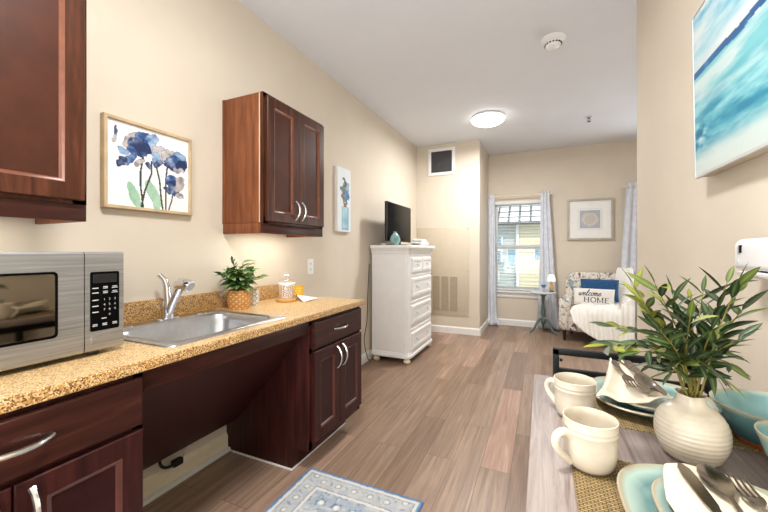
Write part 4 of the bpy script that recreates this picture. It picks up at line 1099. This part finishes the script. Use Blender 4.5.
def ribbon(mb, pts, w):
    for a, b in zip(pts[:-1], pts[1:]):
        a, b = Vector((*a, 0)), Vector((*b, 0)); d_ = (b - a)
        if d_.length < 1e-6: continue
        d_.normalize(); n_ = Vector((-d_.y, d_.x, 0)) * w / 2; a = a - d_ * w * .3; b = b + d_ * w * .3
        mb.bm.faces.new([mb.bm.verts.new(on_p(q.x, q.y)) for q in (a + n_, a - n_, b - n_, b + n_)])
GL = {'w': ([(0, 1), (.06, .4), (.2, 0), (.38, .3), (.44, .85), (.5, .3), (.64, 0), (.84, .4), (.9, 1), (1.05, .85)], 1.08),
      'e': ([(0, .45), (.35, .5), (.52, .8), (.35, 1), (.1, .7), (.12, .2), (.35, 0), (.72, .3)], .72),
      'l': ([(0, .3), (.35, 1.2), (.42, 1.9), (.25, 1.95), (.14, 1.2), (.18, .2), (.36, 0), (.6, .3)], .60),
      'c': ([(.56, .85), (.34, 1), (.1, .65), (.12, .2), (.35, 0), (.66, .3)], .66),
      'o': ([(.36, 1), (.1, .7), (.1, .25), (.34, 0), (.6, .35), (.56, .85), (.36, 1), (.55, .8), (.78, .85)], .78),
      'm': ([(0, .85), (.08, 1), (.1, 0), (.14, .6), (.32, 1), (.42, .8), (.42, 0), (.48, .6), (.66, 1), (.76, .8), (.78, .1), (.9, 0), (1.1, .3)], 1.08)}
mb = MB(); x = -.172; sc_ = .050
for ch in 'welcome':
    g, adv = GL[ch]
    pts = [(x + (p.x + .3 * p.y) * sc_ * .92, .012 + p.y * sc_ * .82) for p in spline([(a, b, 0) for a, b in g], 5)]
    ribbon(mb, pts, .0078); x += adv * sc_ * .92
def serif(ch, x, z, hh, ww):
    B = .0105; S = .0045; T_ = .0055
    def V(xa): ribbon(mb, [(xa, z + hh * k / 6) for k in range(7)], B); [ribbon(mb, [(xa - B, zz), (xa + B, zz)], S) for zz in (z, z + hh)]
    def Hh(xa, xb, zz): ribbon(mb, [(xa + (xb - xa) * k / 4, zz) for k in range(5)], T_)
    if ch == 'H': V(x); V(x + ww); Hh(x, x + ww, z + hh * .52)
    if ch == 'O':
        for k in range(20):
            a0, a1 = 2 * PI * k / 20, 2 * PI * (k + 1) / 20
            ribbon(mb, [(x + ww / 2 + ww * .55 * math.cos(a), z + hh / 2 + hh * .52 * math.sin(a)) for a in (a0, a1)], .0055 + .0045 * abs(math.cos(a0)))
    if ch == 'M': V(x); V(x + ww); ribbon(mb, [(x, z + hh), (x + ww / 2, z + hh * .1)], B * .9); ribbon(mb, [(x + ww / 2, z + hh * .1), (x + ww, z + hh)], T_)
    if ch == 'E': V(x); Hh(x, x + ww * .85, z); Hh(x, x + ww * .7, z + hh * .52); Hh(x, x + ww * .85, z + hh)
xx = -.098
for ch, ww, ad in (('H', .046, .080), ('O', .052, .082), ('M', .056, .092), ('E', .044, .07)):
    serif(ch, xx, -.072, .062, ww); xx += ad * .93
for f_ in list(mb.bm.faces): pass
lt = mb.build('lettering', 'ink', wp, world=False, smooth=0, recalc=False)
# knitted throw
P = []; NS, NU = 64, 110
pathk = [(.420, .84), (.418, .90), (.395, .945), (.335, .945), (.275, .915), (.225, .80), (.19, .64), (.14, .545), (.04, .488), (-.12, .475), (-.28, .467), (-.352, .452), (-.392, .41)]
sp_ = spline([(0, a, b) for a, b in pathk], 6)
def xl(k):   # left edge along the path
    pts = [(0, .24), (.22, .23), (.36, .22), (.52, .17), (.62, .06), (.68, -.04), (.76, -.16), (.88, -.235), (1, -.26)]
    for (a, b), (c, d) in zip(pts[:-1], pts[1:]):
        if k <= c: s_ = (k - a) / (c - a); s_ = s_ * s_ * (3 - 2 * s_); return b + (d - b) * s_
    return pts[-1][1]
nd = 16
for i in range(len(sp_) + nd):
    row = []
    for j in range(NU + 1):
        u = j / NU
        if i < len(sp_):
            k = i / (len(sp_) - 1); base = sp_[i]; y_, z_ = base.y, base.z
        else:
            k = 1; q = (i - len(sp_) + 1) / nd
            zend = .285 - .250 * math.sin(min(1, u / .72) * PI / 2) + .05 * max(0, (u - .72) / .28) ** 2
            y_ = sp_[-1].y - .06 * q - .015 * q * math.sin(u * 9); z_ = .41 + (zend - .41) * q
        x0 = xl(k); x1 = .37 + .05 * min(1, k * 1.5)
        if i >= len(sp_): x0 = -.26 + .05 * q; 
        x_ = x0 + (x1 - x0) * u
        rib = .010 * abs(math.sin(PI * 13 * u))
        if 0.5 < k and u > .8:   # rides up over the right arm
            z_ = max(z_, .50 + .10 * ((u - .8) / .2) ** .5 * (1 if y_ > -.34 else 0)) if i < len(sp_) and y_ < .2 else z_
        tt = 1 if k > .62 and i < len(sp_) else 0
        if i >= len(sp_): y_ -= rib
        elif k > .62: z_ += rib
        else: y_ -= rib; z_ += rib * .5
        z_ += .006 * math.sin(u * 11 + i * .25); y_ -= .004 * math.sin(u * 14 + i * .3)
        row.append((x_, y_, z_))
    P.append(row)
o = MB().grid(P).build('throw_blanket', 'throw_knit', smooth=80)
o.matrix_basis = Matrix.Translation((AX, AY, 0)) @ Matrix.Rotation(AR, 4, 'Z')
md = o.modifiers.new('th', 'SOLIDIFY'); md.thickness = .010; md.offset = 1
tag(o, 'white ribbed knit throw draped over the right side of the floral armchair', 'blanket')
# ================================================================== dining table
_first = set(bpy.data.objects)
TB = .76; FL = -.1937      # modelled a little large, resized below; FL is the floor in these units
tx0, tx1, ty0, ty1 = -.025, .605, .10, 1.34
t = thing('dining_table', 'narrow grey wood dining table set for two by the right wall', 'table', (.29, .72, 0))
MB().box((tx0, ty0, TB - .035), (tx1, ty1, TB), .002).build('table_top', 'table_top', t)
MB().box((tx0 + .05, ty0 + .05, TB - .085), (tx1 - .05, ty1 - .05, TB - .0352), .002).build('apron', 'black_metal', t)
for (x, y) in ((tx0 + .006, ty0 + .03), (tx1 - .042, ty0 + .03), (tx0 + .006, ty1 - .07), (tx1 - .042, ty1 - .07)):
    MB().box((x, y, FL), (x + .036, y + .036, TB - .0352), .003).build('leg', 'black_metal', t)
# chair at the far end
t = thing('dining_chair', 'black metal frame dining chair at the far end of the table', 'chair', (.28, 1.42, 0))
c0, c1, yb = .038, .52, 1.50
for x in (c0, c1 - .022): MB().box((x, yb, FL), (x + .022, yb + .022, .815), .002).build('back_post', 'black_metal', t)
MB().box((c0, yb, .793), (c1, yb + .022, .817), .002).build('top_rail', 'black_metal', t)
MB().box((c0 + .022, yb + .002, .722), (c1 - .022, yb + .020, .742), .002).build('back_rail', 'black_metal', t)
for x in (c0, c1 - .022): MB().box((x, 1.12, FL), (x + .022, 1.142, .43), .002).build('front_leg', 'black_metal', t)
mb = MB(); mb.box((c0, 1.12, .415), (c1, 1.142, .437), .002); mb.box((c0, 1.142, .415), (c0 + .022, yb, .437), .002); mb.box((c1 - .022, 1.142, .415), (c1, yb, .437), .002); mb.box((c0 + .022, yb + .001, .415), (c1 - .022, yb + .021, .437), .002)
mb.build('seat_frame', 'black_metal', t)
MB().box((c0 + .004, 1.115, .4375), (c1 - .004, yb - .002, .462), .006).build('seat', 'table_top', t)
mb = MB()
mb.lathe([(.006, 0), (.006, .008), (.002, .010)], (c0 + .024, yb + .011, .772), 10, M4=Matrix.Rotation(PI / 2, 4, 'Y')); mb.build('bolt', 'black_metal', t)
# placemats
def mat_(x0, x1, y0, y1, label):
    t = thing('placemat', label, 'placemat', ((x0 + x1) / 2, (y0 + y1) / 2, TB), group='woven straw placemats')
    MB().box((x0, y0, TB + .0003), (x1, y1, TB + .003), .001).build('weave', 'straw', t)
mat_(.054, .505, .53, .853, 'tan woven placemat below the nearest plates and mug')
mat_(.045, .505, 1.015, 1.330, 'tan woven placemat at the chair end of the table, half hidden by plates')
# plates
def sq(cx, cy, r, n, z, N=64):
    R = []
    for i in range(N):
        a = 2 * PI * i / N; c_, s_ = math.cos(a), math.sin(a)
        R.append(Vector((cx + r * math.copysign(abs(c_) ** (2 / n), c_), cy + r * math.copysign(abs(s_) ** (2 / n), s_), z)))
    return R
def plate_thing(cx, cy, z, r, hh, label, rz=0, n=2.7):
    t = thing('plate', label, 'plate', (cx, cy, z), 0, 'pale turquoise stoneware plates')
    spec = [(.60, 0), (.64, .001), (.80, hh * .45), (.975, hh * .93), (1.0, hh), (.995, hh + .003), (.965, hh + .0035), (.90, hh * .84), (.76, hh * .55), (.70, hh * .38), (.60, .0055), (.3, .0048), (.02, .0046)]
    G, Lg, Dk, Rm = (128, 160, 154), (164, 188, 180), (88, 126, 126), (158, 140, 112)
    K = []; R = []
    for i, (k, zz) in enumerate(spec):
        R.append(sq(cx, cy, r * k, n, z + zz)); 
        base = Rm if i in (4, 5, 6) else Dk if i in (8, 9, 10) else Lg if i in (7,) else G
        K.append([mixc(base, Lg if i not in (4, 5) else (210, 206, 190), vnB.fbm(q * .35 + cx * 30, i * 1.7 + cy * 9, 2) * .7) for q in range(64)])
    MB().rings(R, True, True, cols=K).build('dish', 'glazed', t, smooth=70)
Z0 = TB + .0032
plate_thing(.253, .682, Z0, .137, .024, 'large pale turquoise plate nearest the camera, below a smaller plate')
plate_thing(.268, .683, Z0 + .0068, .104, .018, 'small pale turquoise plate under the nearest spoon and napkin')
plate_thing(.271, 1.178, Z0, .142, .028, 'large pale turquoise plate behind the vase, below a smaller plate')
plate_thing(.285, 1.178, Z0 + .0085, .116, .026, 'small pale turquoise plate under the puffy napkin by the far chair')
# mugs
def mug(x, y, label, rz):
    t = thing('mug', label, 'mug', (x, y, TB), rz, 'cream stoneware mugs')
    pr_ = [(.030, 0), (.036, .0015), (.0415, .008), (.0452, .018), (.0468, .032), (.0472, .055), (.0474, .070), (.0486, .0715), (.0486, .0735), (.0476, .075), (.0480, .079), (.0490, .0805), (.0488, .0825), (.0484, .092), (.0488, .0955), (.0470, .0965), (.0452, .094), (.044, .080), (.043, .03), (.038, .012), (.026, .0065), (.002, .006)]
    MB().lathe(pr_, (0, 0, 0), 56).build('cup', 'stoneware_cream', t, world=False, smooth=55)
    pts = spline([(-.044, 0, .064), (-.058, 0, .073), (-.073, 0, .067), (-.0775, 0, .052), (-.070, 0, .037), (-.056, 0, .023), (-.045, 0, .013)], 5)
    mb = MB(); mb.tube(pts, [.0072] * len(pts), 12, sx=1.25); mb.build('handle', 'stoneware_cream', t, world=False, smooth=80)
    t.location.z = TB
    return t
m1 = mug(.087, .808, 'cream mug at the front, half on the tan placemat', math.radians(34)); m1.location.z = TB + .0032
mug(.077, 1.034, 'cream mug partly hidden behind the front mug', math.radians(-34)).location.z = TB + .0035
# vase
vx, vy = .284, .934
t = thing('vase', 'squat ribbed cream vase holding the leafy branches', 'vase', (vx, vy, TB))
pf = [(.034, 0), (.040, .001), (.049, .008)]
for i in range(60):
    k = i / 59; z = .010 + .098 * k
    if k < .45: r = .0625 - .0135 * (1 - k / .45) ** 2
    else: r = .0625 * math.sqrt(max(0, 1 - (.86 * (k - .45) / .55) ** 2.3))
    pf.append((r + .00045 * math.sin(k * 2 * PI * 11), z))
pf += [(.0275, .113), (.0255, .118), (.0245, .126), (.0255, .131), (.0265, .133), (.0240, .1325), (.0220, .126), (.024, .115), (.03, .10)]
R = []
for (r, z) in pf:
    ring = []
    for j in range(64):
        a = 2 * PI * j / 64
        rr = r * (1 + (.16 * max(0, (z - .090) / .04) * (max(0, math.sin(3 * a + .8)) ** 3 - .3) if z > .090 else 0))
        ring.append(Vector((rr * math.cos(a), rr * math.sin(a), z)))
    R.append(ring)
MB().rings(R, True, False).build('body', 'stoneware_cream', t, world=False, smooth=60)
# leafy branches
t = thing('leafy_branches', 'tall spray of long green leaves standing in the ribbed cream vase', 'plant', (vx, vy, TB + .05))
rn = random.Random(11); lf = MB(); st = MB()
tips = [(612, 326, .80), (606, 345, .74), (634, 286, .82), (642, 300, .76), (655, 284, .72), (673, 296, .80), (690, 318, .66), (703, 292, .78), (727, 283, .74), (738, 284, .70), (744, 308, .72), (741, 338, .66), (735, 368, .76), (722, 352, .86), (660, 330, .66), (640, 352, .70), (650, 366, .84), (712, 330, .70), (690, 300, .86), (668, 350, .80), (700, 366, .66), (716, 376, .72), (672, 372, .66), (652, 340, .88), (706, 346, .84)]
GREENS = [((30, 48, 24), (52, 74, 34)), ((42, 64, 28), (70, 92, 42)), ((24, 40, 24), (46, 66, 36)), ((72, 88, 32), (108, 120, 50)), ((110, 116, 34), (156, 152, 62))]
for (px, py, d_) in tips:
    e = dep(px, py, d_); b = Vector((vx + rn.uniform(-.012, .012), vy + rn.uniform(-.012, .012), TB + .07)); nk = Vector((vx + rn.uniform(-.016, .016), vy + rn.uniform(-.016, .016), TB + .137))
    ctl = nk.lerp(e, .45) + Vector((0, 0, .045)) * (1 if e.z < 1.02 else .5)
    pts = [b] + spline([nk, ctl, e], 8)
    st.tube(pts, [.0021 - .0012 * i / (len(pts) - 1) for i in range(len(pts))], 6)
    n = len(pts); L = (e - nk).length
    cnt = max(6, int(L / .016))
    for q in range(cnt):
        k = .22 + .78 * (q + .5) / cnt; idx = min(n - 2, int(k * (n - 1))); p = pts[idx].lerp(pts[idx + 1], k * (n - 1) - idx)
        tg = (pts[idx + 1] - pts[idx]).normalized(); side = tg.cross(Vector((rn.uniform(-.4, .4), rn.uniform(-.4, .4), 1))).normalized()
        dr = (tg * rn.uniform(.5, 1.0) + side * (1 if q % 2 else -1) * rn.uniform(.5, .95) + Vector((0, 0, rn.uniform(-.15, .3))))
        w_ = [5, 5, 5, 2, 1] if not (px < 660 and py < 330) else [1, 2, 1, 4, 6]
        c1, c2 = rn.choices(GREENS, w_)[0]
        leaf(lf, p, dr, rn.uniform(.044, .068), rn.uniform(.0068, .0105), rn.uniform(-.1, .7), c1, c2, rn.uniform(-.8, .8), .2, 1.15)
    c1, c2 = rn.choice(GREENS)
    leaf(lf, pts[-1], (pts[-1] - pts[-2]), rn.uniform(.04, .055), .0058, .2, c1, c2, rn.uniform(-.6, .6), .2, 1.15)
st.build('branch', 'stem_brown', t); lf.build('foliage', 'leaf', t, smooth=180, recalc=False)
# bowls
def bowl(x, y, z, prof, foot_i, label, n=72):
    t = thing('bowl', label, 'bowl', (x, y, z), 0, 'turquoise stoneware bowls')
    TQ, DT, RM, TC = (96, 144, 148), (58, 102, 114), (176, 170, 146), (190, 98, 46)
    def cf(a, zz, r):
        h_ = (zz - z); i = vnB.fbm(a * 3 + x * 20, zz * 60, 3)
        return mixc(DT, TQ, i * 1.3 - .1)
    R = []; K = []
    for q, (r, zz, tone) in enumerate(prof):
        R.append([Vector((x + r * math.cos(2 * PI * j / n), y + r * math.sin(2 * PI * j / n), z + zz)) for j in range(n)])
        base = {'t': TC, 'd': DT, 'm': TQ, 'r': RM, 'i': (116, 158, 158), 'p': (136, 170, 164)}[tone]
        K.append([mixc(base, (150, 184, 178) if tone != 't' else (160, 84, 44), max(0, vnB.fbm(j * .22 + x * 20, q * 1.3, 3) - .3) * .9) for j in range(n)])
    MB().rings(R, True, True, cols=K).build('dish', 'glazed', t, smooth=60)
bowl(.466, 1.066, TB, [(.056, .0003, 't'), (.062, .002, 't'), (.066, .014, 't'), (.0665, .0145, 'd'), (.077, .036, 'd'), (.088, .056, 'm'), (.098, .074, 'm'), (.103, .083, 'r'), (.103, .086, 'r'), (.0995, .086, 'r'), (.092, .076, 'i'), (.078, .052, 'i'), (.060, .028, 'i'), (.05, .017, 'i'), (.002, .014, 'i')], 3, 'large deep turquoise bowl with a bare clay foot behind the vase')
bowl(.436, .872, TB, [(.030, .0003, 'p'), (.034, .003, 'p'), (.036, .012, 'p'), (.046, .026, 'p'), (.060, .055, 'p'), (.070, .086, 'p'), (.0735, .095, 'r'), (.0735, .098, 'r'), (.0705, .098, 'r'), (.067, .088, 'i'), (.056, .056, 'i'), (.040, .026, 'i'), (.02, .013, 'i'), (.002, .011, 'i')], 3, 'small pale turquoise bowl with a cream rim right of the vase')
# cutlery: local frame, tip towards +y, lying on z = 0
def strip(mb, secs, nx=6):
    """secs: (y, half width, z, dish)"""
    top = []; bot = []
    for (y, w, z, d) in secs:
        top.append([(w * (-1 + 2 * i / nx), y, z + .0016 - d * (1 - (-1 + 2 * i / nx) ** 2)) for i in range(nx + 1)])
        bot.append([(w * (1 - 2 * i / nx), y, z - d * (1 - (1 - 2 * i / nx) ** 2)) for i in range(nx + 1)])
    mb.rings([a + b for a, b in zip(top, bot)])
def handle_secs(y0, y1): return [(y0, .006, .002, 0), (y0 + .004, .0095, .002, 0), (y0 + .03, .0085, .0025, 0), (y0 + (y1 - y0) * .6, .0045, .005, 0), (y1 - .012, .0032, .008, 0), (y1, .0038, .009, 0)]
CUT = {}
def spoon(t, g=1.25):
    mb = MB(); strip(mb, handle_secs(-.125, -.005)); mb.build('handle', 'flatware', t, world=False)
    mb = MB(); strip(mb, [(a * g, b * (.9 + .1 * g), c, d) for a, b, c, d in [(-.006, .004, .009, 0), (.004, .011, .0085, .001), (.016, .0175, .008, .004), (.03, .0205, .0075, .006), (.044, .0195, .0075, .006), (.056, .0145, .008, .004), (.062, .008, .0085, .001), (.0645, .002, .009, 0)]], 10)
    mb.build('bowl', 'flatware', t, world=False, smooth=80)
def fork(t):
    mb = MB(); strip(mb, handle_secs(-.125, -.005)); mb.build('handle', 'flatware', t, world=False)
    mb = MB(); strip(mb, [(-.006, .004, .009, 0), (.006, .011, .009, .001), (.016, .0135, .008, .0015), (.024, .0138, .007, .0015)])
    for k in range(4):
        x = -.0115 + k * .00767
        mb.tube([(x, .022, .0075), (x, .04, .0065), (x, .058, .008), (x, .071, .012)], [.0021, .0021, .0019, .001], 6)
    mb.build('tines', 'flatware', t, world=False)
def knife(t):
    mb = MB(); strip(mb, [(-.125, .007, .001, 0), (-.121, .0095, .001, 0), (-.05, .0075, .002, 0), (-.03, .0065, .002, 0)]); mb.build('handle', 'flatware', t, world=False)
    mb = MB(); strip(mb, [(-.031, .0063, .002, 0), (-.02, .009, .002, 0), (.05, .0105, .002, 0), (.075, .009, .002, 0), (.088, .004, .002, 0), (.09, .001, .002, 0)]); mb.build('blade', 'flatware', t, world=False)
def cut(kind, fn, tip, end, label):
    """end = handle end point, tip = tip point in the world"""
    tip, end = Vector(tip), Vector(end); d_ = (tip - end); y_ = d_.normalized(); x_ = y_.cross(Vector((0, 0, 1))).normalized(); z_ = x_.cross(y_)
    t = thing(kind, label, kind, (0, 0, 0), 0, kind + 's on the two place settings')
    L0 = {'spoon': .0806, 'fork': .071, 'knife': .09}[kind]
    fn(t); m = Matrix((x_, y_, z_)).transposed().to_4x4(); m.translation = tip - y_ * L0; t.matrix_basis = m
zc = TB + .0405
cut('knife', knife, (.229, .806, zc), (.244, .590, zc - .002), 'steel knife leftmost on the nearest napkin')
cut('spoon', spoon, (.264, .806, zc), (.270, .590, zc - .004), 'steel spoon between knife and fork on the nearest napkin')
cut('fork', fork, (.298, .786, zc), (.300, .595, zc - .004), 'steel fork right of the spoon on the nearest napkin')
zf = TB + .062
cut('fork', fork, (.222, 1.110, zf + .001), (.202, 1.295, zf + .022), 'steel fork leftmost on the puffy napkin by the far chair')
cut('spoon', spoon, (.259, 1.118, zf + .002), (.231, 1.295, zf + .020), 'steel spoon between fork and knife on the puffy napkin')
cut('knife', knife, (.292, 1.130, zf - .006), (.252, 1.305, zf + .014), 'steel knife rightmost on the puffy napkin, pointing toward the vase')
# napkins
def cloth(name, label, fn, nu, nv, th=.0022):
    P = [[fn(j / nu, i / nv) for j in range(nu + 1)] for i in range(nv + 1)]
    o = MB().grid(P).build(name, 'linen', smooth=80, recalc=False)
    bm = bmesh.new(); bm.from_mesh(o.data); 
    if sum(f.normal.z for f in bm.faces) < 0: bmesh.ops.reverse_faces(bm, faces=bm.faces)
    bm.to_mesh(o.data); bm.free()
    md = o.modifiers.new('th', 'SOLIDIFY'); md.thickness = th; md.offset = -1
    return tag(o, label, 'napkin', 'cream linen napkins')
def nap1(u, v):
    # far end folded to a blunt point
    half = .052 + .040 * min(1, v / .55) ** .8
    x = .262 + .02 * v + (u - .5) * 2 * half
    y = .822 - .012 * abs(u - .3) * 2 * (1 - v) - .22 * v
    z = TB + .0375 + .003 * math.sin(u * 8 + 1) * v - .004 * abs(2 * u - 1) ** 3
    return (x, y, z)
cloth('napkin', 'cream napkin folded flat under the nearest knife, spoon and fork', nap1, 30, 40)
def nap2(u, v):
    # v: 0 at the chair end, 1 toward the vase; u across: gathered into two peaks at the chair end
    v2 = v ** .85
    half = .034 + .046 * v2
    x = .218 + .004 * v + (u - .5) * 2 * half - .020 * v2 * (1 - u) * v + .034 * v2 * u * u
    pk = .030 * math.exp(-((u - .22) / .14) ** 2) + .026 * math.exp(-((u - .66) / .16) ** 2)
    y = 1.285 + pk * (1 - v) * .9 - .215 * v2 + .070 * (u - .2) * v2
    z = TB + .040 + (.020 + pk * 1.1) * (1 - v) ** 1.3 + .007 * math.sin(u * PI * 4.2 + .4 + v * 2) * (.4 + .8 * v) + .010 * math.exp(-((u - .12) / .1) ** 2) * v
    if v > .72:
        k = (v - .72) / .28; z += .012 * math.sin(PI * min(1, k * 1.25)) * (.5 + .5 * math.sin(u * 10 + .5)); z -= .022 * k * k
    if u > .9: z -= .010 * (u - .9) / .1
    if u < .12: z -= .012 * (1 - u / .12)
    y += .010 * math.sin(u * 8.5 + .8) * v ** 3; wv = .011 * max(0, math.sin(u * 9.5 + .3)) * v ** 2
    return (x, y, max(z, TB + .0435) + wv)
cloth('napkin', 'puffy cream napkin draped over the plates by the far chair', nap2, 46, 46)

# the dining set: 0.82 m high counter-height table pushed against the right wall
KS = .86
for o in list(bpy.data.objects):
    if o not in _first and o.parent is None:
        o.location = Vector(o.location) * KS + Vector((0, 0, 1.19 * (1 - KS))); o.scale = (KS, KS, KS)

# ================================================================== light and camera
def area(name, loc, rot, sx, sy, power, col=(1, 1, 1)):
    l = bpy.data.lights.new(name, 'AREA'); l.shape = 'RECTANGLE'; l.size = sx; l.size_y = sy; l.energy = power; l.color = col
    o = bpy.data.objects.new(name, l); COL.objects.link(o); o.location = loc; o.rotation_euler = rot; return o
def point(name, loc, power, r, col=(1, 1, 1)):
    l = bpy.data.lights.new(name, 'POINT'); l.energy = power; l.shadow_soft_size = r; l.color = col
    o = bpy.data.objects.new(name, l); COL.objects.link(o); o.location = loc; return o
WARM = (1, .985, .965)
def disk(name, loc, r, power, col):
    o = area(name, loc, (0, 0, 0), 2 * r, 2 * r, power, col); o.data.shape = 'DISK'; return o
disk('dome_lamp_light', (-.575, 4.23, 2.635), .17, 46, WARM)
disk('kitchen_lamp_light', (-.45, .55, 2.635), .17, 42, WARM)
area('room_fill', (-.5, -1.45, 1.5), (math.radians(84), 0, math.radians(-3)), 2.0, 2.0, 37, (.97, .985, 1))
area('bounce_fill', (-.55, -.9, .75), (math.radians(150), 0, 0), 1.6, 1.2, 42, (.96, .98, 1))  # added upward fill behind the camera to brighten the ceiling
area('strip_light', (-1.55, .36, 1.31), (0, 0, 0), .06, .46, 1.5, (1, .96, .90))
area('strip_light', (-1.55, 1.81, 1.31), (0, 0, 0), .06, .42, 1.5, (1, .96, .90))
s = bpy.data.lights.new('sun', 'SUN'); s.energy = 3.0; s.angle = .02; s.color = (1, .96, .9)
so = bpy.data.objects.new('sun', s); COL.objects.link(so); so.rotation_euler = (math.radians(52), 0, math.radians(28))
for w in (W1, W2):
    p = area('window_portal', ((w[0] + w[1]) / 2, YB + T + .05, (w[2] + w[3]) / 2), (-math.radians(90), 0, 0), w[1] - w[0], w[3] - w[2], 1); p.data.cycles.is_portal = True
area('daylight', (1.7, YB - .25, 1.3), (-math.radians(90), 0, 0), .7, 1.3, 34, (.95, .98, 1))
wd = bpy.data.worlds.new('world'); SC.world = wd; wd.use_nodes = True
bg = wd.node_tree.nodes['Background']; bg.inputs['Color'].default_value = (.80, .90, 1, 1); bg.inputs['Strength'].default_value = 2.0
cam = bpy.data.cameras.new('camera'); cam.sensor_fit = 'HORIZONTAL'; cam.sensor_width = 36; cam.lens = 36 * F / 768
cam.shift_y = -(256 - HY) / 768 if True else 0
cam.clip_start = .02
co = bpy.data.objects.new('camera', cam); COL.objects.link(co); co.location = (0, 0, CH); co.rotation_euler = (PI / 2, 0, PSI)
SC.camera = co
SC.view_settings.view_transform = 'Standard'; SC.view_settings.look = 'None'; SC.view_settings.exposure = 0; SC.view_settings.gamma = 1
SC.cycles.max_bounces = 8; SC.cycles.diffuse_bounces = 5; SC.cycles.glossy_bounces = 4; SC.cycles.transparent_max_bounces = 12
SC.cycles.sample_clamp_indirect = 4; SC.cycles.caustics_reflective = False; SC.cycles.caustics_refractive = False
